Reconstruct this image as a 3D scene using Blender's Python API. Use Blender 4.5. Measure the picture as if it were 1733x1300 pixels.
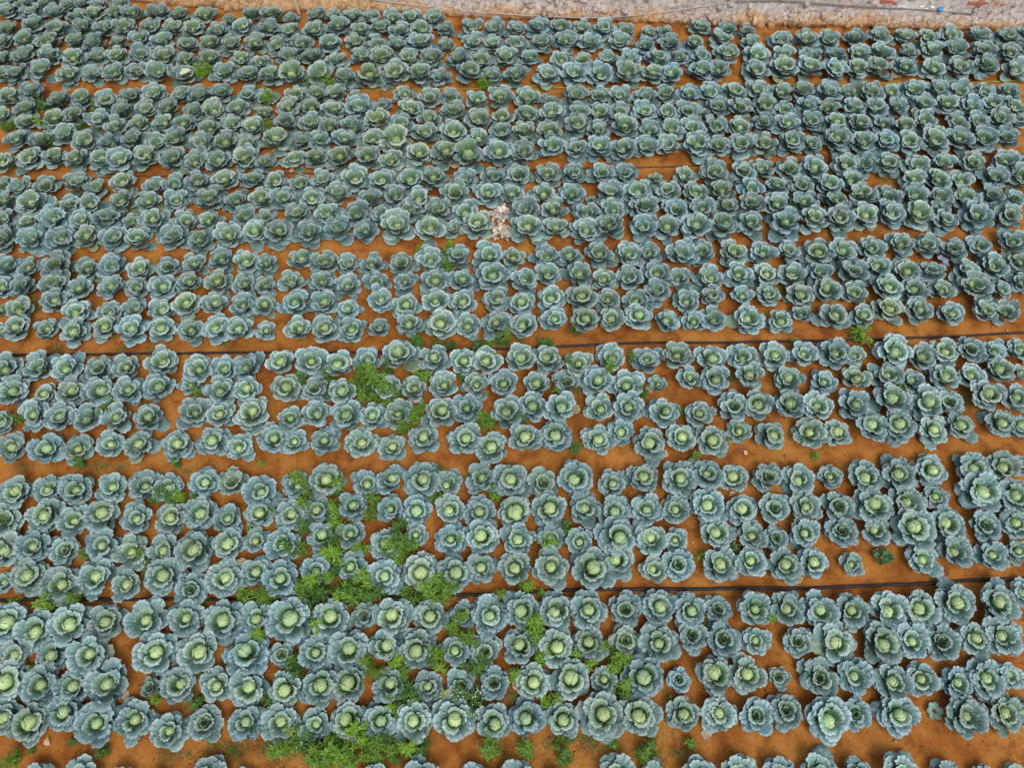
import bpy, math, random
import numpy as np
from mathutils import Matrix, Euler, Vector

for o in list(bpy.data.objects):
    bpy.data.objects.remove(o)
SC = bpy.context.scene
COL = SC.collection
R = math.radians

# ------------------------------------------------------------------ camera
cam_d = bpy.data.cameras.new('camera')
cam_d.sensor_width = 36.0
cam_d.lens = 36.0 * 1203.0 / 1733.0
cam_d.clip_start = 0.1
cam_d.clip_end = 1000.0
cam = bpy.data.objects.new('camera', cam_d)
cam.location = (0, 0, 11.0)
cam.rotation_euler = (R(90 - 65), 0, 0)
COL.objects.link(cam)
SC.camera = cam

# ------------------------------------------------------------------ sky, sun, exposure
SUN_EL, SUN_AZ = 58.0, 155.0            # elevation; azimuth measured from +Y towards +X
world = bpy.data.worlds.new('World')
SC.world = world
world.use_nodes = True
wt = world.node_tree
wt.nodes.clear()
sky = wt.nodes.new('ShaderNodeTexSky')
sky.sky_type = 'NISHITA'
sky.sun_disc = False
sky.sun_elevation = R(SUN_EL)
sky.sun_rotation = R(SUN_AZ)
sky.air_density = 1.0
sky.dust_density = 4.0
sky.ozone_density = 1.0
hs = wt.nodes.new('ShaderNodeHueSaturation')      # thin cloud veil: the blue is washed out
hs.inputs['Saturation'].default_value = 0.42
bg = wt.nodes.new('ShaderNodeBackground')
bg.inputs['Strength'].default_value = 0.15
wo = wt.nodes.new('ShaderNodeOutputWorld')
wt.links.new(sky.outputs[0], hs.inputs['Color'])
wt.links.new(hs.outputs[0], bg.inputs['Color'])
wt.links.new(bg.outputs[0], wo.inputs['Surface'])
sun_d = bpy.data.lights.new('sun', 'SUN')
sun_d.energy = 0.65
sun_d.angle = R(28)
sun_d.color = (1.0, 0.975, 0.94)
sun = bpy.data.objects.new('sun', sun_d)
sd = Vector((math.sin(R(SUN_AZ)) * math.cos(R(SUN_EL)), math.cos(R(SUN_AZ)) * math.cos(R(SUN_EL)), math.sin(R(SUN_EL))))
sun.rotation_euler = sd.to_track_quat('Z', 'Y').to_euler()
sun.location = sd * 40
COL.objects.link(sun)
SC.view_settings.view_transform = 'Standard'
SC.view_settings.look = 'None'
SC.view_settings.gamma = 1.0
SC.view_settings.use_curve_mapping = False
SC.view_settings.exposure = 0.47
SC.render.engine = 'CYCLES'

# ------------------------------------------------------------------ layout (metres; x right, y away from the camera)
CAB = """@01 -6.33,-0.81,0.46,1 -5.78,-0.78,0.46,1 -5.26,-0.84,0.38,1 -4.68,-0.87,0.38,1 -4.07,-0.77,0.49,1 -3.58,-0.84,0.35,1 -3.02,-0.85,0.33,1
-1.84,-0.79,0.41,1 -1.21,-0.77,0.52,1 -0.48,-0.83,0.49,1 0.07,-0.81,0.46,1 0.56,-0.84,0.35,1 1.38,-0.75,0.52,1 1.92,-0.8,0.44,1 2.51,-0.76,0.46,1
3.06,-0.72,0.46,1 3.6,-0.72,0.41,1 4.12,-0.71,0.52,1 4.63,-0.75,0.41,1 5.21,-0.72,0.52,1 5.8,-0.77,0.38,1 6.31,-0.78,0.33,1 6.79,-0.75,0.3,1
@11 -7.03,-0.02,0.42,2 -6.61,-0.11,0.53,2 -6.2,0.04,0.48,2 -5.73,-0.11,0.56,1 -5.21,-0.08,0.48,1 -4.69,-0.2,0.46,1 -4.24,-0.11,0.42,0
-3.67,-0.08,0.45,1 -3.19,-0.08,0.49,1 -2.7,-0.1,0.42,1 -2.26,-0.06,0.48,2 -1.83,-0.06,0.46,2 -1.34,-0.06,0.52,1 -0.8,-0.07,0.53,2 -0.25,-0.08,0.46,2
0.2,-0.05,0.46,2 0.69,-0.05,0.45,2 1.25,0.01,0.59,2 1.75,-0.01,0.54,2 2.38,0,0.45,2 2.86,0.03,0.45,1 3.38,0,0.44,0 3.81,0.04,0.45,0 4.34,0,0.56,2
4.78,0.02,0.39,0 5.33,0.02,0.51,2 6.25,-0.02,0.53,1 6.8,0.03,0.49,1 7.1,0.04,0.37,1
@12 -7.14,0.42,0.54,2 -6.61,0.39,0.52,1 -6.15,0.34,0.49,2 -5.66,0.38,0.62,1 -5.1,0.36,0.29,0 -4.69,0.38,0.47,2 -4.15,0.38,0.46,1 -3.7,0.38,0.52,2
-3.18,0.36,0.46,2 -2.7,0.37,0.52,2 -2.24,0.39,0.54,2 -1.72,0.37,0.43,2 -1.16,0.37,0.4,1 -0.72,0.39,0.4,0 -0.26,0.42,0.42,0 0.3,0.42,0.46,2
0.82,0.46,0.53,2 1.31,0.45,0.37,1 1.85,0.49,0.53,2 2.36,0.46,0.32,0 2.83,0.5,0.52,2 3.32,0.51,0.49,2 3.78,0.48,0.29,0 4.35,0.47,0.49,0 4.83,0.5,0.5,1
5.35,0.43,0.52,1 5.78,0.48,0.46,1 6.27,0.42,0.44,1 6.68,0.47,0.52,1 7.05,0.51,0.35,1
@13 -7.07,0.78,0.47,2 -6.55,0.76,0.47,2 -6.04,0.8,0.55,1 -5.11,0.81,0.55,2 -4.47,0.83,0.58,2 -3.78,0.8,0.61,2 -3.32,0.8,0.32,0 -2.82,0.81,0.47,1
-2.34,0.85,0.55,2 -1.83,0.91,0.45,2 -1.37,0.87,0.5,2 -0.82,0.85,0.41,1 -0.37,0.85,0.41,0 0.12,0.88,0.48,2 0.64,0.89,0.53,2 1.11,0.94,0.47,2
1.63,0.98,0.43,0 2.12,0.92,0.54,1 2.6,1.02,0.43,0 3.04,0.99,0.47,0 3.54,0.99,0.37,1 4.12,0.96,0.4,0 4.65,0.95,0.54,2 5.29,0.93,0.57,2 5.75,0.96,0.5,1
6.2,0.96,0.48,0 6.69,1,0.48,1 7.09,1.03,0.51,1
@14 -7.35,1.19,0.56,2 -6.87,1.12,0.53,2 -6.41,1.21,0.55,2 -5.92,1.2,0.5,2 -5.35,1.23,0.56,1 -4.77,1.27,0.52,1 -4.19,1.24,0.59,2 -3.72,1.27,0.49,1
-3.22,1.26,0.62,2 -2.64,1.27,0.53,2 -2.16,1.31,0.36,0 -1.71,1.3,0.54,2 -1.19,1.31,0.49,2 -0.73,1.33,0.39,0 -0.31,1.3,0.51,2 0.15,1.39,0.48,2
0.66,1.39,0.54,2 1.13,1.4,0.52,2 1.66,1.4,0.45,0 2.14,1.41,0.49,2 2.6,1.4,0.49,1 3.02,1.4,0.39,0 3.56,1.41,0.49,1 4.03,1.41,0.48,1 4.52,1.38,0.51,1
4.96,1.4,0.49,1 5.5,1.4,0.54,1 5.98,1.44,0.52,2 6.51,1.5,0.54,2 7.13,1.51,0.57,1 7.6,1.63,0.36,1
@21 -7.61,1.8,0.3,1 -7.21,1.87,0.5,2 -6.7,1.78,0.55,1 -6.19,1.86,0.55,2 -5.74,1.78,0.46,1 -5.22,1.89,0.52,2 -4.78,1.72,0.47,0 -4.29,1.83,0.53,1
-3.85,1.93,0.46,2 -3.46,1.84,0.53,1 -2.93,1.96,0.43,2 -2.43,2.04,0.46,1 -1.91,1.9,0.49,1 -1.36,1.93,0.53,2 -0.87,1.93,0.5,2 -0.46,1.99,0.46,2
0.06,2.01,0.47,2 0.57,2.02,0.54,1 1.18,1.99,0.58,2 1.61,2.1,0.52,2 2.13,1.99,0.4,1 2.5,2.05,0.46,0 3.1,2.05,0.51,2 3.61,2.11,0.46,1 4.1,2.08,0.49,2
4.53,2.1,0.45,2 5.12,2.06,0.35,1 6.18,2.13,0.48,1 6.69,2.25,0.54,1 7.29,2.2,0.4,1 7.72,2.28,0.34,1
@22 -7.69,2.27,0.51,1 -7.28,2.33,0.51,1 -6.79,2.28,0.43,0 -6.26,2.36,0.5,1 -5.77,2.24,0.49,1 -5.28,2.28,0.46,1 -4.76,2.27,0.57,2 -4.29,2.36,0.47,2
-3.91,2.42,0.37,1 -3.5,2.36,0.47,1 -2.91,2.47,0.42,2 -2.48,2.52,0.44,1 -1.93,2.41,0.47,2 -1.48,2.52,0.37,1 -0.93,2.44,0.45,1 -0.45,2.5,0.51,2
0.08,2.42,0.48,2 0.59,2.45,0.4,1 1.03,2.42,0.4,1 1.62,2.5,0.59,2 2.13,2.44,0.47,1 2.51,2.47,0.37,1 3.12,2.51,0.5,2 3.68,2.48,0.42,1 4.04,2.46,0.37,0
4.49,2.54,0.45,1 5.07,2.56,0.45,0 5.57,2.57,0.47,1 6.16,2.62,0.63,2 6.68,2.67,0.52,2 7.3,2.65,0.47,0 7.81,2.69,0.47,1
@23 -7.83,2.75,0.54,0 -7.2,2.83,0.52,2 -6.79,2.72,0.46,1 -6.36,2.83,0.52,2 -5.82,2.78,0.47,1 -5.29,2.77,0.5,1 -4.83,2.83,0.49,2 -4.39,2.75,0.44,1
-3.9,2.83,0.43,2 -3.42,2.83,0.47,1 -3.02,2.88,0.44,1 -2.49,2.95,0.44,1 -1.89,2.92,0.41,1 -1.49,2.9,0.46,2 -0.97,2.91,0.44,1 -0.51,2.88,0.48,1
0.08,2.82,0.51,3 0.59,2.92,0.52,2 1.11,2.9,0.48,1 1.58,2.87,0.47,2 2.08,2.9,0.51,1 2.55,2.91,0.44,1 3.04,2.99,0.51,2 3.58,2.89,0.46,2 4.08,2.93,0.46,0
4.56,2.96,0.46,1 5.07,2.96,0.48,0 5.62,2.93,0.57,2 6.16,3.02,0.53,1 6.65,3.12,0.38,1 7.37,3.19,0.59,2 7.86,3.12,0.54,2
@24 -7.76,3.17,0.54,1 -7.29,3.22,0.43,1 -6.86,3.22,0.5,1 -6.34,3.27,0.48,1 -5.82,3.29,0.48,1 -5.42,3.26,0.45,1 -4.86,3.35,0.45,1 -4.41,3.32,0.45,0
-3.95,3.19,0.5,1 -3.4,3.29,0.45,1 -2.94,3.35,0.5,2 -2.3,3.32,0.42,1 -1.94,3.36,0.44,2 -1.44,3.37,0.53,2 -1.03,3.31,0.42,1 -0.47,3.42,0.49,1
-0.03,3.39,0.52,2 0.48,3.34,0.45,0 1.02,3.41,0.53,2 1.58,3.31,0.42,1 2.08,3.41,0.45,2 2.62,3.42,0.55,1 3.09,3.45,0.5,1 3.5,3.4,0.45,2 4.06,3.42,0.45,0
4.54,3.42,0.48,1 5.07,3.44,0.39,1 5.61,3.43,0.5,2 6.14,3.49,0.53,1 6.67,3.54,0.47,2 7.35,3.57,0.54,1 7.84,3.57,0.5,1 8.18,3.64,0.33,1
@31 -8.09,3.95,0.47,1 -7.51,3.89,0.52,1 -7.02,3.89,0.47,1 -6.52,4.01,0.41,1 -6.02,3.97,0.48,2 -5.39,3.98,0.48,2 -4.87,4.03,0.47,2 -4.41,3.95,0.44,1
-3.86,4.08,0.5,1 -3.54,4.04,0.39,1 -3.06,4.05,0.44,1 -2.44,4,0.48,1 -1.94,3.94,0.44,1 -1.42,4.08,0.47,2 -0.75,4.08,0.52,1 -0.31,3.92,0.52,2
0.23,4.05,0.52,2 0.69,4.1,0.52,2 1.39,4.04,0.48,2 1.77,4.2,0.43,2 2.24,3.98,0.5,2 2.75,4.11,0.46,2 3.24,4.05,0.51,2 3.71,4.22,0.39,1 4.21,4.13,0.44,2
4.86,4.16,0.51,1 5.33,4.17,0.42,2 5.87,4.28,0.53,2 6.34,4.32,0.52,2 6.87,4.26,0.47,1 7.34,4.3,0.45,2 8.01,4.33,0.47,2 8.33,4.29,0.42,2
@32 -8.36,4.38,0.39,2 -7.86,4.5,0.45,1 -7.41,4.43,0.5,1 -6.97,4.41,0.48,1 -6.47,4.43,0.46,1 -5.97,4.43,0.46,2 -5.26,4.52,0.49,1 -4.83,4.49,0.45,1
-4.27,4.5,0.53,2 -3.67,4.43,0.39,1 -3.22,4.52,0.45,1 -2.71,4.47,0.53,2 -2.29,4.46,0.42,2 -1.87,4.5,0.45,1 -1.17,4.52,0.5,2 -0.74,4.61,0.45,1
-0.09,4.52,0.52,2 0.32,4.62,0.48,2 0.8,4.62,0.49,2 1.47,4.61,0.45,1 1.91,4.64,0.49,1 2.5,4.56,0.46,2 3.07,4.52,0.45,1 3.69,4.64,0.45,0 4.08,4.7,0.48,2
4.6,4.65,0.49,2 5.06,4.64,0.49,1 5.67,4.67,0.48,1 6.29,4.75,0.54,2 6.88,4.7,0.51,2 7.29,4.71,0.4,0 7.92,4.81,0.54,2 8.42,4.81,0.4,2
@33 -8.34,4.89,0.54,1 -7.79,4.84,0.37,2 -7.36,4.9,0.46,1 -6.87,4.89,0.51,2 -6.43,4.93,0.47,1 -5.91,4.98,0.48,2 -5.4,5.04,0.37,1 -4.85,4.92,0.48,2
-4.43,4.98,0.43,2 -3.82,5,0.46,2 -3.3,4.93,0.43,0 -2.82,4.92,0.43,2 -2.11,5.01,0.43,1 -1.65,4.98,0.43,1 -1.15,5.03,0.46,1 -0.59,5.03,0.43,1
-0.14,5.04,0.46,1 0.42,5.03,0.43,2 0.91,5.06,0.43,0 1.43,5.11,0.49,2 1.91,5.01,0.5,1 2.47,5.07,0.31,1 2.98,5.15,0.42,1 3.41,5.14,0.49,2
4.03,5.19,0.49,1 4.63,5.12,0.49,2 5.24,5.09,0.4,1 5.81,5.14,0.47,1 6.34,5.18,0.47,1 6.74,5.12,0.4,1 7.29,5.17,0.45,2 7.76,5.2,0.46,1 8.25,5.3,0.48,2
8.68,5.3,0.29,1
@34 -8.56,5.3,0.55,1 -8,5.35,0.49,1 -7.53,5.33,0.49,1 -6.99,5.32,0.46,0 -6.56,5.36,0.43,1 -5.94,5.44,0.52,1 -5.3,5.34,0.48,1 -4.86,5.32,0.46,1
-4.48,5.36,0.46,1 -3.91,5.46,0.46,2 -3.44,5.46,0.49,1 -2.96,5.39,0.45,2 -2.49,5.48,0.44,1 -1.9,5.56,0.55,2 -1.32,5.52,0.47,2 -0.83,5.48,0.44,2
-0.43,5.46,0.49,2 0.15,5.52,0.52,2 0.6,5.51,0.49,2 1.14,5.43,0.46,1 1.71,5.54,0.48,1 2.3,5.49,0.45,1 2.82,5.54,0.51,1 3.38,5.51,0.51,2
3.94,5.54,0.48,1 4.46,5.56,0.48,1 5,5.59,0.44,1 5.53,5.61,0.51,1 5.89,5.61,0.35,1 6.5,5.64,0.57,2 6.99,5.57,0.48,2 7.43,5.65,0.47,2 7.9,5.72,0.41,0
8.3,5.69,0.41,1 8.77,5.69,0.41,1
@41 -8.94,6.11,0.27,1 -8.61,6.12,0.45,2 -8.13,6.09,0.4,1 -7.6,6.05,0.45,2 -7.1,6.12,0.43,2 -6.61,6.08,0.48,2 -6.11,6.12,0.43,2 -5.59,6.08,0.43,1
-5.13,6.12,0.45,2 -4.75,6.05,0.51,2 -4.3,6.11,0.35,1 -3.74,6.12,0.43,1 -3.25,6.09,0.48,2 -2.79,6.09,0.45,2 -2.32,6.14,0.35,1 -1.79,6.2,0.44,2
-1.26,6.2,0.52,2 -0.79,6.17,0.44,1 -0.27,6.21,0.46,1 0.22,6.18,0.46,2 0.74,6.3,0.42,1 1.28,6.29,0.46,2 1.75,6.32,0.43,2 2.2,6.35,0.46,2
2.66,6.26,0.44,2 3.19,6.29,0.38,1 3.54,6.29,0.44,1 4.14,6.29,0.51,2 4.7,6.28,0.4,2 5.11,6.39,0.38,1 5.64,6.36,0.46,2 6.18,6.38,0.4,2 6.61,6.47,0.46,2
7.18,6.5,0.46,1 7.71,6.41,0.45,2 8.34,6.49,0.45,1 8.74,6.46,0.45,1
@42 -9.06,6.54,0.27,1 -8.71,6.51,0.43,1 -8.14,6.67,0.46,2 -7.69,6.43,0.49,2 -7.1,6.47,0.41,1 -6.67,6.53,0.43,1 -6.17,6.47,0.43,2 -5.72,6.61,0.49,2
-5.28,6.62,0.41,2 -4.77,6.59,0.46,1 -4.39,6.61,0.41,2 -3.82,6.64,0.49,2 -3.34,6.64,0.46,2 -2.92,6.54,0.38,2 -2.33,6.73,0.44,1 -1.87,6.6,0.45,2
-1.35,6.7,0.45,1 -0.87,6.64,0.46,2 -0.27,6.72,0.44,2 0.14,6.63,0.45,2 0.69,6.73,0.46,2 1.24,6.71,0.52,2 1.69,6.73,0.42,1 2.22,6.67,0.45,1
2.61,6.87,0.45,1 3.11,6.68,0.46,1 3.56,6.79,0.38,2 4.09,6.79,0.38,1 4.55,6.79,0.41,1 5.12,6.79,0.44,2 5.62,6.9,0.45,2 6.11,6.84,0.45,1
6.69,6.92,0.52,2 7.19,6.88,0.47,2 7.69,6.9,0.41,1 8.29,6.95,0.54,1 8.76,6.92,0.38,2 9.19,7.1,0.39,1
@43 -9.16,6.99,0.41,1 -8.77,6.98,0.41,0 -8.24,7.04,0.5,1 -7.78,6.96,0.44,1 -7.15,6.96,0.44,2 -6.75,6.98,0.41,1 -6.26,6.96,0.47,2 -5.81,7.06,0.44,1
-5.27,7.06,0.47,2 -4.8,7.07,0.41,1 -4.45,7.02,0.36,1 -4,7.09,0.44,1 -3.45,7.09,0.44,1 -2.93,7.01,0.41,1 -2.45,7.09,0.41,1 -1.94,7.1,0.4,1
-1.38,7.07,0.5,2 -0.92,7.1,0.44,2 -0.36,7.17,0.55,2 0.24,7.12,0.48,2 0.64,7.25,0.44,1 1.21,7.23,0.47,2 1.65,7.15,0.4,1 2.12,7.15,0.47,1
2.62,7.23,0.47,2 3.02,7.15,0.41,1 3.56,7.15,0.46,1 4.1,7.26,0.47,1 4.58,7.23,0.42,2 5.05,7.21,0.47,2 5.58,7.28,0.44,1 6.17,7.28,0.47,0
6.65,7.43,0.46,1 7.17,7.31,0.44,2 7.64,7.31,0.4,0 8.24,7.33,0.42,1 8.77,7.43,0.47,1 9.25,7.48,0.45,2
@44 -9.18,7.42,0.42,2 -8.79,7.4,0.39,1 -8.3,7.42,0.53,0 -7.72,7.37,0.42,1 -7.28,7.4,0.47,1 -6.76,7.37,0.42,2 -6.27,7.42,0.39,0 -5.82,7.47,0.39,1
-5.32,7.57,0.42,1 -4.84,7.5,0.45,2 -4.51,7.5,0.36,1 -3.84,7.55,0.42,2 -3.41,7.45,0.47,2 -2.99,7.48,0.39,1 -2.56,7.48,0.39,1 -2.01,7.48,0.42,0
-1.49,7.58,0.45,1 -1,7.62,0.42,0 -0.42,7.65,0.48,1 0,7.62,0.39,2 0.65,7.62,0.45,1 1.07,7.63,0.42,2 1.59,7.67,0.46,2 2.14,7.68,0.46,1 2.54,7.73,0.39,1
3.1,7.68,0.51,1 3.51,7.75,0.42,1 4.08,7.73,0.48,1 4.62,7.7,0.45,1 5.09,7.78,0.4,1 5.6,7.68,0.51,2 6.07,7.75,0.47,2 6.59,7.8,0.48,1 7.17,7.9,0.45,2
7.67,7.87,0.45,1 8.14,7.78,0.45,0 8.62,7.83,0.45,1 9.27,7.94,0.48,1
@51 -9.44,8.05,0.46,1 -8.92,8.02,0.48,1 -8.38,8.02,0.48,1 -7.9,8.09,0.43,2 -7.38,8.03,0.46,2 -6.97,8,0.48,2 -6.29,8.07,0.46,1 -5.78,8.02,0.43,2
-5.27,8.1,0.51,1 -4.78,8.16,0.46,2 -4.36,8.17,0.49,2 -3.79,8.19,0.47,1 -3.25,8.28,0.46,1 -2.72,8.21,0.43,1 -2.15,8.29,0.57,1 -1.55,8.26,0.52,2
-1.1,8.29,0.34,1 -0.66,8.33,0.52,2 0.28,8.25,0.52,2 0.81,8.24,0.47,2 1.38,8.2,0.49,1 1.84,8.29,0.52,2 2.46,8.31,0.47,1 2.89,8.29,0.47,2
3.45,8.31,0.5,2 3.95,8.32,0.49,2 4.48,8.4,0.47,1 5.13,8.37,0.55,2 5.65,8.48,0.46,2 6.16,8.48,0.49,2 6.65,8.55,0.48,2 7.14,8.58,0.51,2 7.64,8.58,0.55,2
8.13,8.75,0.35,0 8.17,8.49,0.43,1 8.71,8.57,0.52,2 9.37,8.58,0.46,0
@52 -9.6,8.51,0.38,1 -9.11,8.42,0.37,2 -8.64,8.49,0.46,1 -8.11,8.47,0.4,1 -7.64,8.47,0.49,1 -7.18,8.47,0.32,1 -6.75,8.49,0.46,2 -6.16,8.44,0.43,1
-5.69,8.46,0.4,2 -5.05,8.55,0.43,1 -4.67,8.58,0.32,0 -4.04,8.6,0.43,1 -3.48,8.6,0.46,2 -2.95,8.6,0.49,1 -2.42,8.6,0.41,2 -1.92,8.69,0.44,1
-1.39,8.69,0.46,1 -0.84,8.62,0.46,2 0.28,8.72,0.48,1 0.8,8.68,0.48,1 1.27,8.83,0.23,0 1.41,8.63,0.43,1 1.89,8.72,0.47,1 2.49,8.74,0.52,0
3.11,8.7,0.44,0 3.63,8.76,0.45,1 4.1,8.77,0.44,1 4.57,8.83,0.44,0 5.03,8.8,0.48,2 5.59,8.87,0.47,1 6.18,8.91,0.44,2 6.72,9.04,0.48,2 7.18,8.97,0.47,1
7.68,9,0.5,2 8.2,9.02,0.44,1 8.68,9,0.47,1 9.2,9.02,0.44,0 9.65,9,0.35,0
@53 -9.7,8.89,0.41,2 -9.14,8.84,0.53,2 -8.68,8.85,0.26,0 -8.44,8.84,0.38,0 -8.05,8.84,0.44,2 -7.42,8.91,0.44,2 -6.94,8.89,0.44,2 -6.43,8.91,0.44,1
-5.79,8.95,0.5,1 -5.26,8.91,0.41,2 -4.79,8.95,0.44,2 -4.37,8.98,0.47,1 -3.84,8.98,0.44,2 -3.32,9.04,0.46,2 -2.74,8.96,0.42,0 -2.23,9.04,0.46,1
-1.76,8.96,0.47,2 -1.09,9.11,0.47,0 -0.47,9.07,0.49,2 0,9.07,0.41,2 0.61,9.07,0.44,2 1.15,9.1,0.44,1 1.53,9.05,0.18,0 1.9,9.07,0.49,1 2.42,9.12,0.49,2
2.99,9.12,0.47,0 3.51,9.1,0.44,2 4.04,9.14,0.47,2 4.61,9.22,0.44,1 5.11,9.26,0.43,2 5.59,9.3,0.41,1 6.09,9.28,0.47,2 6.58,9.4,0.45,2 7.79,9.4,0.45,2
8.23,9.41,0.46,2 8.75,9.38,0.45,1 9.4,9.51,0.45,1 9.89,9.51,0.51,1
@54 -9.84,9.3,0.38,0 -9.45,9.24,0.41,1 -8.98,9.26,0.44,0 -8.43,9.3,0.44,0 -8,9.24,0.41,1 -7.5,9.37,0.45,2 -6.92,9.3,0.38,1 -6.57,9.37,0.39,1
-6.09,9.37,0.47,2 -5.57,9.39,0.48,2 -5.04,9.41,0.45,1 -4.56,9.39,0.42,2 -4.09,9.35,0.39,2 -3.65,9.41,0.45,1 -3.06,9.45,0.51,2 -2.54,9.39,0.45,2
-1.97,9.39,0.5,2 -1.53,9.45,0.48,2 -0.91,9.45,0.42,1 -0.36,9.47,0.45,1 0.14,9.54,0.45,0 0.69,9.56,0.45,1 1.2,9.58,0.42,1 1.74,9.59,0.45,0
2.23,9.54,0.45,0 2.82,9.5,0.28,0 3.36,9.54,0.39,2 3.95,9.59,0.49,1 4.49,9.63,0.48,0 4.9,9.69,0.42,1 5.42,9.7,0.42,0 5.89,9.7,0.49,2 6.53,9.78,0.48,2
6.92,9.82,0.45,1 7.41,9.82,0.42,2 7.93,9.8,0.45,1 8.47,9.84,0.42,1 9.05,9.86,0.48,1 9.7,9.86,0.48,2 10.09,9.97,0.3,1
@61 -9.99,9.85,0.45,2 -9.44,9.93,0.51,2 -9.01,9.97,0.48,2 -8.57,9.95,0.45,2 -8.08,9.95,0.45,2 -7.72,9.89,0.51,1 -7.21,10.02,0.48,2 -6.67,9.97,0.48,2
-6.23,9.87,0.5,1 -5.75,9.89,0.5,2 -5.26,9.95,0.5,2 -4.86,9.91,0.36,1 -4.3,9.91,0.42,2 -3.87,9.97,0.45,2 -3.38,9.97,0.48,2 -2.87,10,0.48,2
-2.35,9.95,0.44,1 -1.85,10.06,0.5,2 -1.3,10.08,0.5,2 -0.84,9.97,0.54,3 -0.27,10.1,0.52,2 0.23,10.14,0.5,1 0.78,10.22,0.5,2 1.28,10.24,0.44,1
1.74,10.24,0.49,2 2.21,10.18,0.5,2 2.67,10.24,0.47,1 3.12,10.28,0.47,1 3.7,10.3,0.53,2 4.1,10.26,0.46,2 4.58,10.3,0.53,1 5,10.34,0.46,1
5.57,10.39,0.47,2 5.96,10.35,0.38,2 6.5,10.47,0.51,2 7.02,10.39,0.46,2 7.45,10.39,0.47,2 7.92,10.39,0.47,2 8.39,10.41,0.55,2 8.94,10.47,0.51,1
9.44,10.45,0.54,1 9.91,10.49,0.46,1
@62 -9.89,10.44,0.46,1 -9.39,10.4,0.46,2 -8.94,10.6,0.49,1 -8.47,10.4,0.49,2 -8.03,10.36,0.43,2 -7.59,10.44,0.44,1 -7.14,10.4,0.44,1
-6.72,10.46,0.46,2 -6.19,10.3,0.5,2 -5.69,10.34,0.49,2 -5.24,10.32,0.46,2 -4.71,10.4,0.51,2 -4.21,10.4,0.43,1 -3.83,10.44,0.43,0 -3.36,10.44,0.46,1
-2.79,10.44,0.48,2 -2.31,10.36,0.52,3 0.25,10.68,0.43,1 0.77,10.62,0.49,2 1.32,10.85,0.47,2 1.72,10.7,0.45,1 2.25,10.76,0.53,2 2.77,10.68,0.46,1
3.19,10.72,0.46,2 3.64,10.76,0.46,1 4.13,10.83,0.47,1 4.57,10.76,0.46,2 5.11,10.89,0.43,0 5.56,10.84,0.45,2 6.06,10.94,0.45,1 6.53,10.88,0.47,2
7.02,10.82,0.46,2 7.52,10.9,0.4,1 7.95,10.82,0.43,2 8.38,10.99,0.47,1 9,10.88,0.47,1 9.47,10.94,0.44,2 9.91,11.03,0.47,1 10.34,10.99,0.37,1
@63 -10.42,11.12,0.41,1 -9.94,11.29,0.44,1 -9.85,10.93,0.4,0 -9.34,10.99,0.47,2 -8.9,11.12,0.44,0 -8.39,10.95,0.47,1 -8,10.79,0.43,1
-7.96,11.23,0.44,1 -7.56,10.85,0.43,2 -7.47,11.27,0.44,1 -7.07,10.89,0.43,2 -7.04,11.33,0.44,1 -6.63,10.83,0.47,2 -6.5,11.2,0.41,1 -6.09,11.2,0.5,2
-6.08,10.73,0.46,2 -5.68,10.89,0.43,1 -5.63,11.27,0.44,2 -5.22,10.75,0.49,2 -5.1,11.18,0.34,2 -4.58,11.33,0.44,1 -4.58,10.89,0.47,2 -4.11,11.27,0.44,2
-4.07,10.87,0.47,2 -3.68,10.79,0.43,2 -3.63,11.2,0.47,2 -3.22,10.79,0.46,2 -3.16,11.29,0.52,1 -2.75,10.97,0.47,2 -2.25,10.83,0.5,2 -2.1,11.23,0.52,2
-1.77,10.6,0.48,2 -1.68,11.02,0.44,2 -1.19,11.18,0.47,0 -1.19,10.64,0.51,2 -0.68,10.95,0.47,2 -0.67,10.46,0.46,2 -0.19,10.99,0.47,2 -0.18,10.62,0.46,2
0.27,11.1,0.44,2 0.82,11.12,0.5,2 1.34,11.2,0.44,1 1.79,11.16,0.44,2 2.21,11.2,0.44,1 2.7,11.18,0.5,1 3.15,11.18,0.44,2 3.58,11.2,0.47,0
3.97,11.24,0.25,0 4.24,11.37,0.44,1 4.66,11.29,0.47,0 5.15,11.35,0.47,2 5.6,11.28,0.38,1 6.09,11.39,0.44,1 6.51,11.32,0.41,1 7,11.32,0.47,2
7.43,11.3,0.47,2 7.9,11.36,0.41,1 8.45,11.43,0.47,1 8.96,11.39,0.47,2 9.42,11.32,0.47,1 9.91,11.41,0.44,2 10.3,11.39,0.44,1
@64 -10.38,11.61,0.44,2 -9.93,11.72,0.48,0 -9.35,11.5,0.44,0 -8.85,11.55,0.44,2 -8.35,11.5,0.47,0 -7.9,11.65,0.41,0 -7.4,11.7,0.48,1
-6.86,11.72,0.38,1 -6.46,11.61,0.48,1 -6.04,11.72,0.45,0 -5.48,11.65,0.44,0 -5.1,11.65,0.38,1 -4.48,11.67,0.44,0 -4.04,11.7,0.45,1 -3.66,11.72,0.41,0
-3.22,11.63,0.32,0 -2.68,11.4,0.35,0 -2.22,11.67,0.44,1 -1.71,11.57,0.44,0 -1.27,11.61,0.41,0 -0.73,11.48,0.44,2 -0.25,11.59,0.48,1 0.31,11.58,0.48,2
0.78,11.54,0.35,0 1.32,11.67,0.48,1 1.8,11.69,0.38,0 2.24,11.65,0.48,1 2.78,11.61,0.44,1 3.22,11.69,0.45,2 3.68,11.69,0.45,1 4.11,11.74,0.45,1
4.6,11.71,0.45,2 5.1,11.78,0.48,1 5.57,11.73,0.48,2 6.04,11.77,0.45,1 6.59,11.75,0.48,1 6.99,11.75,0.38,1 7.46,11.73,0.48,1 7.86,11.75,0.38,2
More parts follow.
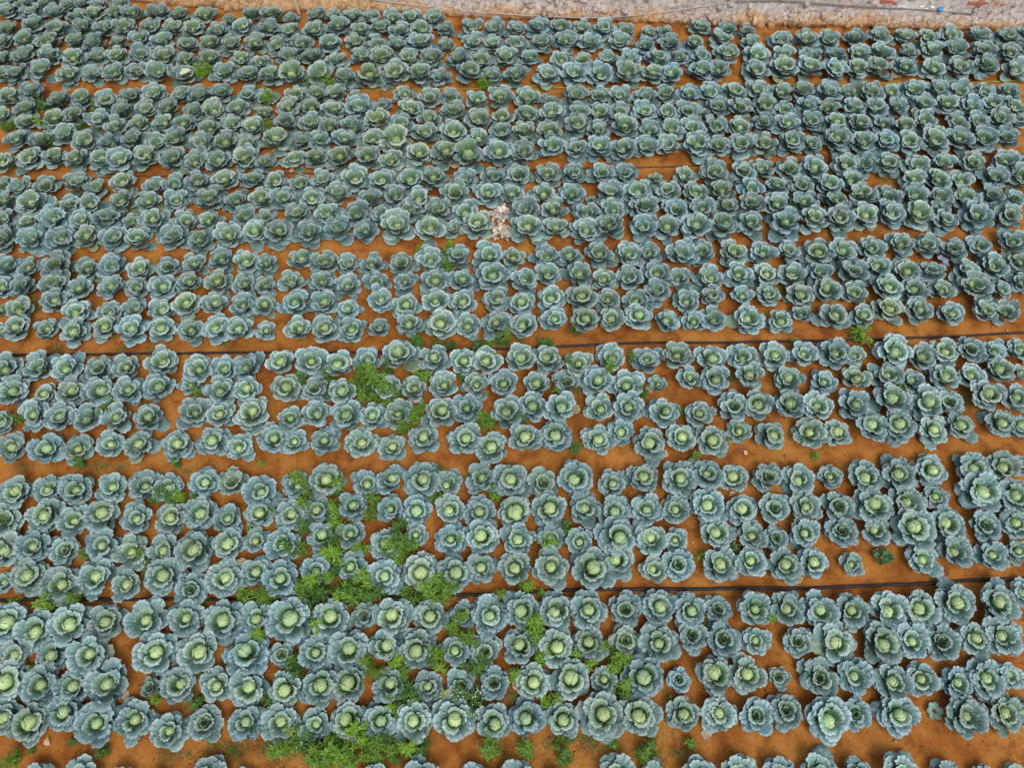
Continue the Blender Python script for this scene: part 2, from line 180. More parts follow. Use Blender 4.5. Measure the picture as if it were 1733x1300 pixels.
8.37,11.8,0.45,1 8.84,11.82,0.48,1 9.35,11.77,0.48,1 9.83,11.8,0.41,1 10.33,11.75,0.45,2
@71 -10.77,12.33,0.37,0 -10.45,12.35,0.4,1 -9.98,12.39,0.46,1 -9.38,12.29,0.43,1 -8.84,12.31,0.4,1 -8.39,12.33,0.46,1 -7.96,12.37,0.4,1
-7.46,12.33,0.49,2 -6.9,12.25,0.46,1 -6.08,12.33,0.43,1 -5.56,12.27,0.43,2 -5.11,12.25,0.43,2 -4.58,12.23,0.47,3 -4.03,12.23,0.55,2 -3.53,12.15,0.43,2
-3.03,12.17,0.47,3 -2.46,12.29,0.52,2 -1.97,12.27,0.49,2 -1.51,12.25,0.37,1 -0.91,12.31,0.49,2 -0.43,12.25,0.43,1 0.12,12.25,0.47,1 0.72,12.25,0.5,1
1.32,12.31,0.52,1 1.84,12.29,0.52,1 2.39,12.31,0.53,2 2.96,12.25,0.49,2 3.35,12.27,0.46,2 3.99,12.35,0.5,2 4.38,12.37,0.46,2 5.16,12.37,0.49,2
5.75,12.41,0.55,2 6.28,12.43,0.52,2 6.82,12.41,0.48,1 7.3,12.43,0.48,2 7.76,12.43,0.49,2 8.36,12.46,0.47,1 8.94,12.48,0.47,1 9.52,12.48,0.49,1
10.07,12.51,0.51,0 10.67,12.46,0.47,1
@72 -11.06,13.27,0.38,1 -10.91,12.79,0.38,1 -10.53,13.29,0.47,2 -10.44,12.81,0.47,1 -10.04,13.23,0.47,2 -9.91,12.81,0.44,2 -9.44,13.29,0.44,1
-9.39,12.77,0.44,2 -9,13.19,0.47,1 -8.87,12.79,0.44,1 -8.58,13.27,0.32,2 -8.47,12.81,0.44,2 -8.08,13.33,0.47,1 -7.98,12.85,0.44,1 -7.57,13.27,0.44,2
-7.45,12.81,0.48,1 -7,13.14,0.41,2 -6.94,12.67,0.41,2 -6.54,13.19,0.41,2 -6.47,12.71,0.44,2 -6.08,13.19,0.44,1 -5.79,12.73,0.38,2 -5.56,13.21,0.41,1
-5.38,12.69,0.35,2 -5.07,13.19,0.41,1 -4.79,12.79,0.44,2 -4.53,13.16,0.44,2 -4.27,12.79,0.44,1 -3.94,13.14,0.47,2 -3.73,12.69,0.41,2 -3.4,13.27,0.41,1
-3.25,12.81,0.41,2 -2.92,13.19,0.41,1 -2.78,12.79,0.44,2 -2.5,13.19,0.41,1 -2.2,12.73,0.44,2 -1.95,13.23,0.5,1 -1.7,12.77,0.44,1 -1.44,13.16,0.38,1
-1.12,12.75,0.44,1 -0.67,12.71,0.44,2 -0.13,12.75,0.47,1 0.41,12.73,0.41,2 1.06,12.71,0.44,2 1.53,12.71,0.41,0 2.03,12.67,0.46,2 2.54,12.79,0.41,1
3.1,12.73,0.44,2 3.57,12.79,0.41,1 4.04,12.81,0.44,1 4.62,12.87,0.48,1 5.19,12.79,0.5,2
@73 -11.06,13.65,0.42,1 -10.53,13.8,0.45,1 -9.99,13.63,0.48,2 -9.42,13.74,0.45,1 -8.96,13.7,0.42,1 -8.52,13.72,0.45,1 -7.92,13.72,0.45,1
-7.45,13.7,0.42,1 -7,13.65,0.45,2 -6.41,13.61,0.42,1 -5.89,13.7,0.45,2 -5.32,13.61,0.45,1 -4.81,13.55,0.46,2 -4.32,13.59,0.45,2 -3.83,13.74,0.48,1
-3.31,13.61,0.42,2 -2.9,13.7,0.42,1 -2.47,13.61,0.42,0 -2,13.63,0.45,2 -1.45,13.7,0.33,1 -0.84,13.23,0.44,1 -0.41,13.21,0.41,1 0.06,13.16,0.44,2
0.65,13.21,0.47,1 1.17,13.27,0.47,1 1.7,13.23,0.47,1 2.33,13.23,0.44,1 2.89,13.16,0.38,1 3.44,13.23,0.44,1 3.94,13.23,0.41,2 4.53,13.33,0.47,1
5.19,13.21,0.41,1 5.84,12.85,0.44,1 6.45,12.81,0.41,1 6.96,12.83,0.41,1 7.46,12.92,0.44,1 7.97,12.92,0.48,1 8.54,12.92,0.4,1 9.07,12.99,0.44,1
9.59,13.02,0.46,1 10.17,12.99,0.44,0 10.72,12.94,0.44,1 11.17,12.97,0.44,1
@74 -11.21,14.15,0.45,1 -10.68,14.18,0.45,1 -10.11,14.18,0.45,1 -9.64,14.07,0.39,1 -9.3,14.15,0.42,1 -8.79,14.11,0.42,2 -8.4,14.13,0.45,1
-7.88,14.15,0.45,1 -7.39,14.11,0.39,1 -6.8,14.04,0.48,1 -6.28,14,0.3,1 -5.79,14.13,0.39,1 -5.33,14.11,0.45,0 -4.91,14.02,0.3,0 -4.33,14.09,0.39,1
-3.96,14.11,0.36,1 -3.55,14.09,0.39,1 -3.14,14.09,0.36,1 -2.67,14.04,0.39,1 -2.27,14.02,0.42,1 -1.7,14,0.42,0 -0.85,13.7,0.45,1 -0.37,13.67,0.45,1
0.09,13.7,0.39,1 0.57,13.74,0.45,1 1.06,13.7,0.45,2 1.53,13.72,0.39,1 2,13.67,0.48,1 2.46,13.61,0.39,1 3.01,13.59,0.33,1 3.35,13.59,0.36,0
4.15,13.7,0.43,0 4.73,13.65,0.39,0 5.16,13.63,0.33,0 5.85,13.29,0.44,1 6.4,13.31,0.49,1 6.9,13.35,0.44,1 7.48,13.38,0.41,1 8.01,13.41,0.43,1
8.54,13.39,0.44,1 9.08,13.41,0.44,1 9.56,13.47,0.45,1 10.18,13.44,0.46,1 10.79,13.41,0.46,1 11.24,13.44,0.46,1
@75 -11.4,14.49,0.37,1 -11.32,14.85,0.4,1 -11,14.49,0.34,1 -10.79,14.83,0.4,1 -10.43,14.47,0.37,2 -10.26,14.81,0.4,1 -9.95,14.44,0.37,0
-9.85,14.85,0.37,1 -9.66,14.49,0.34,0 -9.46,14.81,0.4,1 -9.29,14.47,0.34,1 -8.83,14.47,0.37,1"""
WEED = """-2.55,5.26,1 -2.35,5.06,1.2 -2.65,5,1 -2.24,4.86,1 -2.04,4.82,1 -2.43,4.82,1 -3.09,5.21,1 -3.08,4.9,0.9 -3.54,5.15,0.8 -1.94,4.98,1 -1.93,4.86,0.9
-1.76,5.06,0.8 -1.5,5.26,1 -0.84,5.21,0.8 -2.45,5.3,1 -2.26,5.17,1 -2.55,5.08,1.1 -2.39,4.93,1 -2.15,5,1 -2.08,5.34,0.9 -1.52,4.6,0.7 -1.76,4.28,1
-1.58,4.41,0.9 -0.45,4.37,1.1 0.15,4.44,0.9 -1.06,5.84,0.9 -0.61,5.81,1 -0.2,5.92,0.9 -1.62,5.84,1 -1.34,5.76,0.7 0.59,5.83,0.9 0.81,4.99,0.8
0.98,5.44,0.7 1.67,5.3,0.9 2.19,4.93,0.9 2.05,5.54,0.6 2.83,4.58,0.7 2.97,3.8,0.5 1.03,3.9,1 6.07,5.95,1.05 4.93,5.86,0.5 3.71,5.21,0.6 6.45,4.97,0.9
4.91,3.81,0.4 3.81,5.84,0.4 -5.27,4.87,0.7 -6.66,4.69,1 -6.71,4.57,0.9 -8.21,4.44,0.7 -6.94,3.68,0.7 -5.45,3.71,0.7 -4.03,3.68,0.5 -3.34,3.36,1
-3.3,3.19,1 -3.23,2.96,0.9 -2.77,3.19,0.9 -2.74,2.83,1.1 -2.72,2.7,1 -2.74,2.48,1 -2.78,2.32,1.1 -2.79,2.17,1.1 -2.71,2.02,1 -2.76,1.86,1
-2.47,1.72,1.1 -3.05,1.74,1.1 -3.25,2.32,1 -3.43,2.29,1.1 -3.23,2.64,0.9 -3.73,2.83,0.9 -3.98,2.64,0.8 -5.5,3.13,0.9 -5.3,3.09,1 -5.2,3.07,0.9
-4.9,3.11,0.8 -5.66,3.11,0.7 -5.59,2.09,0.9 -5.61,2.2,0.8 -6.48,2.2,0.6 -5.82,2.54,0.6 -6.84,1.5,0.9 -6.42,1.57,0.8 -3.94,1.6,0.9 -3.66,1.6,1
-4.59,1.51,0.7 -7.32,1.52,0.5 -6.92,3.66,0.6 -5.38,3.66,0.5 -2.79,3.26,0.9 -2.16,3.06,0.9 -2.18,2.86,0.9 -1.75,2.67,1 -1.7,2.38,1.2 -1.58,2.32,1
-1.81,2.23,1 -2.29,2.29,1 -0.77,2.45,0.7 -0.78,2.83,0.4 0.57,2.42,0.9 0.54,2.32,0.9 0.86,2.64,0.8 0.83,2.58,0.6 -1.19,3.56,0.6 -1.17,3.13,0.8
-0.26,3.17,0.8 -2.76,2.97,0.9 -2.7,2.6,1 -2.7,2.38,1 -2.65,2.17,1 -2.66,1.98,1 -2.22,1.86,1.1 -2.17,1.72,1.1 -2.38,1.63,1 -2.49,1.6,0.9 -2.28,1.57,1
-1.11,1.8,1 -1.14,1.69,1.1 -0.98,1.6,0.9 -0.93,1.72,1 -1.47,1.6,0.9 0.22,1.74,0.8 0.45,1.66,0.6 -0.17,1.63,0.6 -2.86,1.68,1 -3.23,1.8,0.9 -2.96,1.8,1
-2.81,1.59,1 -2.07,1.63,1 -1.9,1.68,0.7 -1.28,1.68,0.8 7.64,3.45,0.6 -3.63,1.04,1 -2.94,1.09,0.9 -2.8,1.17,0.9 -2.92,1.46,1 -3.07,1.67,1
-3.64,1.58,0.9 -3.05,0.55,1 -3.09,0.65,0.9 -3.4,0.17,0.9 -4.4,0.17,1 -4.37,0.51,0.7 -4.94,0.22,0.7 -3,-0.29,0.9 -3.12,-0.41,0.9 -2.73,-0.41,0.9
-2.4,-0.34,1 -2.28,-0.46,1 -2.5,-0.54,1 -5.56,-0.44,0.7 -6.03,-0.34,0.5 -6.79,-0.59,0.9 -6.57,-0.44,0.5 -6.83,0.6,0.4 -0.82,1.27,0.9 -0.73,1.32,0.8
-0.84,1.15,0.9 -0.61,0.98,1.1 -0.48,0.65,1.1 -0.66,0.65,0.9 -1.09,0.79,1.1 -1.12,0.71,1.1 -1,0.6,0.8 -1.35,1.07,0.9 -1.32,0.98,0.8 -2.08,0.71,1
-1.95,0.55,1.1 -1.64,0.68,0.9 -1.49,0.55,1 -1.48,0.36,1.1 -1.42,0.22,1.1 -1.67,0.17,0.8 -1.66,0.04,0.8 -1.52,0.12,0.8 0.34,1.17,1.1 0.34,1.04,1
0.39,0.87,1.1 0.43,0.73,1 0.51,0.79,0.8 0.05,0.51,1 1.36,0.84,0.8 1.56,0.73,1.1 1.44,0.6,0.9 1.63,0.49,0.9 1.59,0.36,0.9 1.56,0.22,0.9 1.12,0.65,0.8
0.91,0.76,0.8 0.56,0.2,0.8 1.47,0.68,0.9 -0.32,-0.39,1.1 0.2,-0.41,0.9 0.66,-0.37,0.6 0.8,-0.29,0.7 1.41,-0.34,0.5 1.88,-0.41,0.9 1.79,-0.49,1
0.73,-0.51,1 -2.1,-0.16,1 -2.17,-0.23,1 -3.16,-0.44,1 -2.43,-0.29,1 -2.61,-0.41,1 -2.14,-0.22,1 -1.94,-0.41,1 -2.23,-0.51,1.1 -2.19,-0.6,1
-1.82,-0.35,1 -1.69,-0.27,0.9 -1.67,0.02,0.7 -1.4,-0.39,0.9 -1.24,-0.39,0.8 -2.56,-0.55,1 -2.07,-0.32,1 -1.66,-0.43,0.9 -2.46,-0.43,1 -2.8,-0.3,0.8
-1.81,-0.5,0.8 -2.34,-0.37,1 -2.68,-0.57,0.8 -1.57,-0.54,0.7 3.79,1.29,0.5 2.44,-0.35,0.6 2.24,0.22,0.5 2.89,2.2,0.6 -1.2,7.45,0.9 -1.15,7.35,0.9
-1.64,5.9,0.9 -0.12,5.92,0.9 -1.18,7.86,0.8 -1.72,7.83,0.6 1.14,6.13,0.8 -0.37,5.85,0.8 1.48,9.52,0.7 -6.68,8.97,0.5 -10.29,10.84,0.9 -10.18,10.9,0.8
-9.59,11.34,0.9 -9.74,11.45,0.8 -8.58,11.34,0.8 -9.56,10.88,0.9 -9.23,10.4,1 -9.2,10.47,0.9 -5.02,11.52,1 -4.94,10.84,0.9 -3.93,12.04,1 -6.49,12.42,1
-6.59,12.35,0.9 -9.24,13.55,0.7 -3.14,13.46,0.6 -4.23,12.07,0.9 -3.87,11.99,0.9 -0.55,12.02,0.9 -9.5,11.13,0.7 -8.71,10.85,0.7 5.43,8.86,0.9
5.28,8.76,0.9 -1.16,7.67,0.8 -1.58,7.77,0.6"""
GRASS = """-6.25,4.77,0.7 -7.89,3.61,0.6 -6.64,3.63,0.7 -5.26,3.57,0.5 -1.72,1.61,0.8 -3.79,-0.46,1 -4.69,-0.54,0.7 -3.82,-0.47,0.8 -3.33,-0.42,0.9 1.17,-0.34,1
1.01,-0.29,0.8 1.33,-0.38,0.7 4.91,7.17,1 4.97,7.05,1 4.86,7.28,0.8 -6.6,7.3,1 -8.05,7.3,0.7 -8.55,6.57,0.6 -8.54,6.75,0.6 5.49,8.85,1.2 5.42,9.08,1.1
5.44,8.66,1.1 5.83,8.38,0.9 6.42,8.38,0.9 4.83,8.2,0.8 5.15,8.17,0.9 4.5,8.24,0.8 4.33,8.67,1 3.85,8.17,0.8 7.37,9.56,0.9 7.32,9.65,0.7 -7.34,9.8,0.8
-5.43,12.01,0.9 -5.56,11.98,0.7 7.64,4.73,0.9 7.61,4.89,0.7 2.72,1.19,0.8 2.84,1.17,0.7 0.98,4.94,0.8 1.14,5,0.6 -2.35,1.65,1 -2.62,1.69,1
-3.06,1.69,1 -1.85,-0.29,1 -2.16,-0.4,1.1 -2.48,-0.47,1 -2.8,-0.47,1 -3.12,-0.47,0.8 -1.67,-0.47,0.9 0.07,0.35,1 0.01,0.23,0.8 -0.21,-0.4,0.8
0.52,-0.36,0.8 1.84,-0.58,0.9 1.97,-0.47,0.7 0.75,-0.54,0.8 -1.19,-0.32,0.7 -4.46,0.16,0.9 -4.11,-0.38,0.7 -2.47,5,1 -2.59,5.22,1 -1.57,1.78,0.9
-1.07,1.69,0.9 -3.29,2.04,0.8 -6.3,3.63,0.6 0.14,5.96,0.6 -1.31,5.96,0.8 -1.82,5.84,0.7 -1.2,5.93,0.7 -4.41,-0.51,0.6 -0.07,5.9,0.5 -5.01,1.69,0.4
-2.91,1.86,1 -3.23,1.61,0.9 -3.31,-0.32,0.8 -1.34,-0.51,0.8 2.42,-0.43,0.8 2.29,-0.47,0.6 1.98,-0.29,0.7 -5.02,5.9,0.5 -6.23,5.76,0.5 -7.88,5.79,0.5
-6.75,5.79,0.4"""
DEAD = """-6.38,-0.38,0.1 2.76,-0.27,0.13 3.25,3.31,0.09 3.55,3.22,0.1 2.54,3.83,0.11 -1.01,4.84,0.11 -7.62,7.02,0.12 -2.86,7.43,0.1 -2.82,6.51,0.1
-1.71,1.76,0.15 3.53,4.54,0.09 5.28,4.03,0.1 0.45,8.14,0.15 5.08,3.3,0.08 6.88,3.06,0.12 6.86,3.13,0.1 -2.71,1.59,0.08 0.07,1.17,0.11 -5.49,0.2,0.1
-5.9,6.1,0.09 6.02,8.58,0.1 8.76,8.5,0.09 3.05,3.25,0.07 3.83,3.85,0.07 -0.01,5.23,0.09 -4.32,9.83,0.1 -4.71,9.95,0.09 2.38,0.31,0.06 6.51,3.35,0.09
6.53,3.74,0.09"""
ROPE = [(-3.61, 14.46, 0.4), (-3.04, 14.43, 0.28), (-1.6, 14.35, 0.19), (-0.88, 14.29, 0.16), (0.05, 14.22, 0.14), (0.84, 14.18, 0.13), (1.76, 14.14, 0.12), (2.41, 14.13, 0.16), (3.06, 14.11, 0.21), (4.06, 14.06, 0.38), (4.93, 14.06, 0.51)]
CABLE = [(4.8, 14.06, 0.5), (5.81, 14.04, 0.54), (6.86, 14.01, 0.47), (7.9, 13.99, 0.42), (8.94, 13.94, 0.4), (9.36, 13.92, 0.38), (10.2, 13.9, 0.32)]
CAP = [(9.33, 13.92, 0.44)]
BR = [(9.96, 13.98, 0.54), (10.17, 13.98, 0.54), (10.41, 13.98, 0.53), (10.68, 13.97, 0.51), (8.23, 14.03, 0.52), (8.12, 14.04, 0.54), (10.2, 14.0, 0.64), (10.48, 14.0, 0.64)]
WSTRIP = [(8.3, 14.0, 0.45), (8.8, 13.97, 0.42), (9.29, 13.96, 0.42)]
H1 = [(-9.52, 5.66), (-8.91, 5.67), (-6.34, 5.7), (-4.6, 5.73), (-2.22, 5.73), (-0.27, 5.79), (2.12, 5.9), (3.8, 5.93), (4.91, 5.94), (6.38, 5.98), (8.06, 6.06), (9.04, 6.12), (9.75, 6.16)]
H2 = [(-8.18, 1.54), (-7.65, 1.55), (-5.89, 1.57), (-4.29, 1.58), (-2.53, 1.6), (-0.72, 1.62), (0.96, 1.71), (2.61, 1.72), (3.77, 1.72), (4.93, 1.74), (6.39, 1.81), (7.75, 1.88), (8.36, 1.92)]
H3 = [(-10.54, 9.5), (-8.88, 9.56), (-7.48, 9.65), (-4.87, 9.7), (-1.31, 9.76), (-0.06, 9.79), (2.56, 9.89), (4.4, 9.95), (6.3, 10.01), (8.32, 10.12), (9.42, 10.2), (10.99, 10.29)]
H4 = [(0.33, 12.15), (0.61, 12.1), (0.91, 12.05), (1.92, 12.03), (3.07, 12.05), (4.87, 12.1), (7.7, 12.15), (9.24, 12.19), (10.92, 12.27), (11.65, 12.31)]
H4b = [(-3.83, 11.98), (-2.08, 12.02), (-0.21, 12.05), (0.33, 12.08), (0.92, 11.91), (1.36, 12.0)]
WALL = [(-11.11, 15.61), (-9.73, 15.08), (-8.88, 14.8), (-7.61, 14.64), (-6.23, 14.45), (-4.82, 14.37), (-3.02, 14.37), (-1.55, 14.31), (-0.22, 14.2), (1.11, 14.14), (3.25, 14.06), (4.14, 13.97), (5.56, 13.93), (8.08, 13.89), (9.64, 13.83), (11.39, 13.83), (14.23, 13.8)]
P = {'dead1': (-0.22, 8.69), 'dead2': (-0.2, 8.26), 'succ': (5.64, 2.19), 'seed': (5.91, 0.05), 'scrap': (7.94, 7.54), 'post': (-4.78, 14.25), 'tag1': (9.31, 12.22), 'tag2': (9.75, 10.29), 'bleach': (-6.85, 12.2)}
WFLOW = """-0.8,0.29,0.8 -0.55,0.23,0.9 -0.56,0.02,0.8 -1.28,1.57,0.6 -2.85,-0.37,0.7 3.42,2.33,0.5 -0.51,0.14,0.6"""
WYEL = """-0.94,0.28,0.6 0.05,0.51,0.6"""

# ------------------------------------------------------------------ helpers
def tag(o, label=None, cat=None, group=None, kind=None):
    if label: o['label'] = label
    if cat: o['category'] = cat
    if group: o['group'] = group
    if kind: o['kind'] = kind
    return o

def mesh_np(name, V, F, mats=(), uv=None, mi=None, smooth=True, tint=None):
    me = bpy.data.meshes.new(name)
    V = np.asarray(V, np.float32)
    if isinstance(F, np.ndarray):
        n, k = F.shape
        me.vertices.add(len(V)); me.vertices.foreach_set('co', V.ravel())
        me.loops.add(n * k); me.loops.foreach_set('vertex_index', F.astype(np.int32).ravel())
        me.polygons.add(n); me.polygons.foreach_set('loop_start', np.arange(0, n * k, k, dtype=np.int32))
        me.polygons.foreach_set('loop_total', np.full(n, k, np.int32))
        me.update(calc_edges=True)
    else:
        me.from_pydata(V.tolist(), [], F); me.update()
    if smooth:
        me.polygons.foreach_set('use_smooth', np.ones(len(me.polygons), bool))
    for m in mats: me.materials.append(m)
    if mi is not None: me.polygons.foreach_set('material_index', np.asarray(mi, np.int32))
    li = np.zeros(len(me.loops), np.int32); me.loops.foreach_get('vertex_index', li)
    if uv is not None:
        l = me.uv_layers.new(name='UVMap')
        l.data.foreach_set('uv', np.asarray(uv, np.float32)[li].ravel())
    if tint is not None:
        a = me.color_attributes.new('tint', 'FLOAT_COLOR', 'POINT')
        a.data.foreach_set('color', np.asarray(tint, np.float32).ravel())
    me.validate()
    return me

def obj(name, me, parent=None, loc=(0, 0, 0), rot=(0, 0, 0), sc=(1, 1, 1)):
    o = bpy.data.objects.new(name, me)
    o.location = loc; o.rotation_euler = rot; o.scale = sc
    if parent: o.parent = parent
    COL.objects.link(o)
    return o

def empty(name, loc, rz=0.0):
    o = bpy.data.objects.new(name, None)
    o.empty_display_size = 0.1
    o.location = loc; o.rotation_euler = (0, 0, rz)
    COL.objects.link(o)
    return o

def vnoise(x, y, freq, seed, octaves=4, gain=0.5):
    """tileable value noise on arrays"""
    out = np.zeros_like(x, dtype=np.float64); amp = 1.0; tot = 0
    for k in range(octaves):
        g = np.random.default_rng(seed + k).random((64, 64))
        fx, fy = x * freq, y * freq
        ix, iy = np.floor(fx).astype(int), np.floor(fy).astype(int)
        tx, ty = fx - ix, fy - iy
        tx = tx * tx * (3 - 2 * tx); ty = ty * ty * (3 - 2 * ty)
        a = g[ix % 64, iy % 64]; b = g[(ix + 1) % 64, iy % 64]; c = g[ix % 64, (iy + 1) % 64]; d = g[(ix + 1) % 64, (iy + 1) % 64]
        out += amp * ((a * (1 - tx) + b * tx) * (1 - ty) + (c * (1 - tx) + d * tx) * ty)
        tot += amp; amp *= gain; freq *= 2.03
    return out / tot

class NT:
    """small node-graph helper"""
    def __init__(s, name):
        s.m = bpy.data.materials.new(name); s.m.use_nodes = True
        s.t = s.m.node_tree; s.t.nodes.clear()
    def n(s, typ, **kw):
        nd = s.t.nodes.new(typ)
        for k, v in kw.items():
            if k.startswith('i_'): nd.inputs[k[2:].replace('_', ' ')].default_value = v
            else: setattr(nd, k, v)
        return nd
    def put(s, sock, v):
        if isinstance(v, bpy.types.NodeSocket): s.t.links.new(v, sock)
        elif isinstance(v, (int, float)): sock.default_value = v
        else: sock.default_value = tuple(v) + ((1,) if len(v) == 3 and len(sock.default_value) == 4 else ())
    def math(s, op, a, b=0.0, c=None):
        nd = s.n('ShaderNodeMath', operation=op)
        s.put(nd.inputs[0], a); s.put(nd.inputs[1], b)
        if c is not None: s.put(nd.inputs[2], c)
        return nd.outputs[0]
    def ramp(s, x, a, b, lo=0.0, hi=1.0):
        nd = s.n('ShaderNodeMapRange', interpolation_type='SMOOTHSTEP')
        s.put(nd.inputs[0], x); s.put(nd.inputs[1], a); s.put(nd.inputs[2], b); s.put(nd.inputs[3], lo); s.put(nd.inputs[4], hi)
        return nd.outputs[0]
    def mix(s, f, a, b, mode='MIX'):
        nd = s.n('ShaderNodeMix', data_type='RGBA', blend_type=mode)
        s.put(nd.inputs[0], f); s.put(nd.inputs[6], a); s.put(nd.inputs[7], b)
        return nd.outputs[2]
    def noise(s, scale, vec=None, detail=3.0, rough=0.55):
        nd = s.n('ShaderNodeTexNoise'); nd.inputs['Scale'].default_value = scale
        nd.inputs['Detail'].default_value = detail; nd.inputs['Roughness'].default_value = rough
        if vec is not None: s.put(nd.inputs['Vector'], vec)
        return nd.outputs[0]
    def pos(s): return s.n('ShaderNodeNewGeometry').outputs['Position']
    def bump(s, h, strength, dist):
        nd = s.n('ShaderNodeBump'); s.put(nd.inputs['Height'], h)
        nd.inputs['Strength'].default_value = strength; nd.inputs['Distance'].default_value = dist
        return nd.outputs[0]
    def out(s, col, rough=0.6, normal=None, spec=0.3, trans=0.0, tcol=None):
        b = s.n('ShaderNodeBsdfPrincipled')
        s.put(b.inputs['Base Color'], col); s.put(b.inputs['Roughness'], rough); b.inputs['Specular IOR Level'].default_value = spec
        if normal is not None: s.put(b.inputs['Normal'], normal)
        sh = b.outputs[0]
        if trans > 0:
            tr = s.n('ShaderNodeBsdfTranslucent'); s.put(tr.inputs['Color'], tcol if tcol is not None else col)
            mx = s.n('ShaderNodeMixShader'); mx.inputs[0].default_value = trans
            s.t.links.new(sh, mx.inputs[1]); s.t.links.new(tr.outputs[0], mx.inputs[2]); sh = mx.outputs[0]
        o = s.n('ShaderNodeOutputMaterial'); s.t.links.new(sh, o.inputs['Surface'])
        return s.m

# ------------------------------------------------------------------ materials
def leaf_mat(name, base, blade, rim, far=False, trans=0.12):
    t = NT(name)
    uv = t.n('ShaderNodeUVMap'); uv.uv_map = 'UVMap'
    sp = t.n('ShaderNodeSeparateXYZ'); t.t.links.new(uv.outputs[0], sp.inputs[0])
    a = t.math('ABSOLUTE', t.math('MULTIPLY_ADD', sp.outputs[0], 2.0, -1.0)); v = sp.outputs[1]
    edge = t.math('MAXIMUM', a, v)
    nz = t.noise(9.0, t.pos(), 3.0)
    col = t.mix(t.ramp(t.math('ADD', edge, t.math('MULTIPLY_ADD', nz, 0.5, -0.25)), 0.25, 0.85), base, blade)
    lat = t.math('SINE', t.math('MULTIPLY', t.math('SUBTRACT', v, t.math('MULTIPLY', a, 0.42)), 40.0))
    lat = t.math('MULTIPLY', t.ramp(lat, 0.80, 1.0), t.ramp(a, 1.0, 0.5))
    mid = t.math('MULTIPLY', t.ramp(a, 0.075, 0.02), t.ramp(v, 0.95, 0.5))
    vein = t.math('MAXIMUM', t.math('MULTIPLY', lat, 0.42), mid)
    veincol = tuple(min(1, c * 1.5 + 0.05) for c in base)
    col = t.mix(t.math('MULTIPLY', vein, 0.55), col, veincol)
    col = t.mix(t.ramp(edge, 0.85, 0.98, 0.0, 0.7 if not far else 1.0), col, rim)
    nz2 = t.noise(38.0, t.pos(), 4.0)
    col = t.mix(0.9, col, t.mix(t.ramp(nz2, 0.3, 0.7), (0.84, 0.84, 0.84), (1.14, 1.14, 1.14)), 'MULTIPLY')
    if 'outer' in name: col = t.mix(t.ramp(t.noise(75.0, t.pos(), 2.0), 0.70, 0.78, 0.0, 0.5), col, (0.22, 0.19, 0.10))
    if far:
        at = t.n('ShaderNodeVertexColor'); at.layer_name = 'tint'; tint = at.outputs[0]
    else:
        tint = t.n('ShaderNodeObjectInfo').outputs['Color']
    col = t.mix(1.0, col, tint, 'MULTIPLY')
    h = t.math('ADD', t.math('MULTIPLY', vein, 0.5), t.math('MULTIPLY', t.noise(55.0, t.pos(), 2.0), 0.8))
    return t.out(col, 0.5, t.bump(h, 0.7, 0.012), 0.35, trans)

LM = {}
for far in (False, True):
    sfx = '_far' if far else ''
    LM['outer' + sfx] = leaf_mat('leaf_outer' + sfx, (0.118, 0.208, 0.158), (0.140, 0.238, 0.238), (0.345, 0.445, 0.448), far)
    LM['mid' + sfx] = leaf_mat('leaf_mid' + sfx, (0.112, 0.210, 0.130), (0.153, 0.257, 0.248), (0.395, 0.495, 0.495), far)
    LM['inner' + sfx] = leaf_mat('leaf_inner' + sfx, (0.122, 0.226, 0.080), (0.176, 0.290, 0.212), (0.420, 0.520, 0.470), far)
    LM['heart' + sfx] = leaf_mat('leaf_heart' + sfx, *(((0.19, 0.32, 0.12), (0.28, 0.40, 0.18), (0.39, 0.51, 0.28)) if far else ((0.28, 0.42, 0.16), (0.39, 0.52, 0.235), (0.50, 0.61, 0.35))), far, 0.08)
    LM['bud' + sfx] = leaf_mat('leaf_bud' + sfx, (0.10, 0.185, 0.07), (0.14, 0.24, 0.12), (0.33, 0.43, 0.30), far)
    LM['dry' + sfx] = leaf_mat('leaf_withered' + sfx, (0.32, 0.27, 0.14), (0.30, 0.25, 0.15), (0.44, 0.29, 0.18), far)
    LM['pale' + sfx] = leaf_mat('leaf_yellowing' + sfx, (0.19, 0.26, 0.13), (0.19, 0.27, 0.19), (0.36, 0.36, 0.22), far)

def soil_mat():
    t = NT('red_soil')
    p = t.pos()
    big = t.noise(0.8, p, 5.0); med = t.noise(3.2, p, 5.0, 0.6); fine = t.noise(42.0, p, 4.0, 0.65); fine2 = t.noise(140.0, p, 2.0)
    c = t.mix(t.ramp(big, 0.35, 0.65), (0.280, 0.098, 0.017), (0.380, 0.160, 0.035))
    c = t.mix(t.ramp(med, 0.30, 0.56, 0.9, 0.0), c, (0.170, 0.055, 0.012))
    c = t.mix(t.ramp(med, 0.55, 0.8, 0.0, 0.55), c, (0.44, 0.220, 0.060))
    c = t.mix(1.0, c, t.mix(t.ramp(fine, 0.32, 0.68), (0.83, 0.81, 0.79), (1.15, 1.16, 1.17)), 'MULTIPLY')
    c = t.mix(t.ramp(fine2, 0.68, 0.78, 0.0, 0.45), c, (0.42, 0.26, 0.13))
    h = t.math('ADD', t.math('MULTIPLY', fine, 0.7), t.math('MULTIPLY', fine2, 0.3))
    return t.out(c, 0.9, t.bump(t.math('ADD', h, t.math('MULTIPLY', med, 1.2)), 0.7, 0.02), 0.15)
M_SOIL = soil_mat()

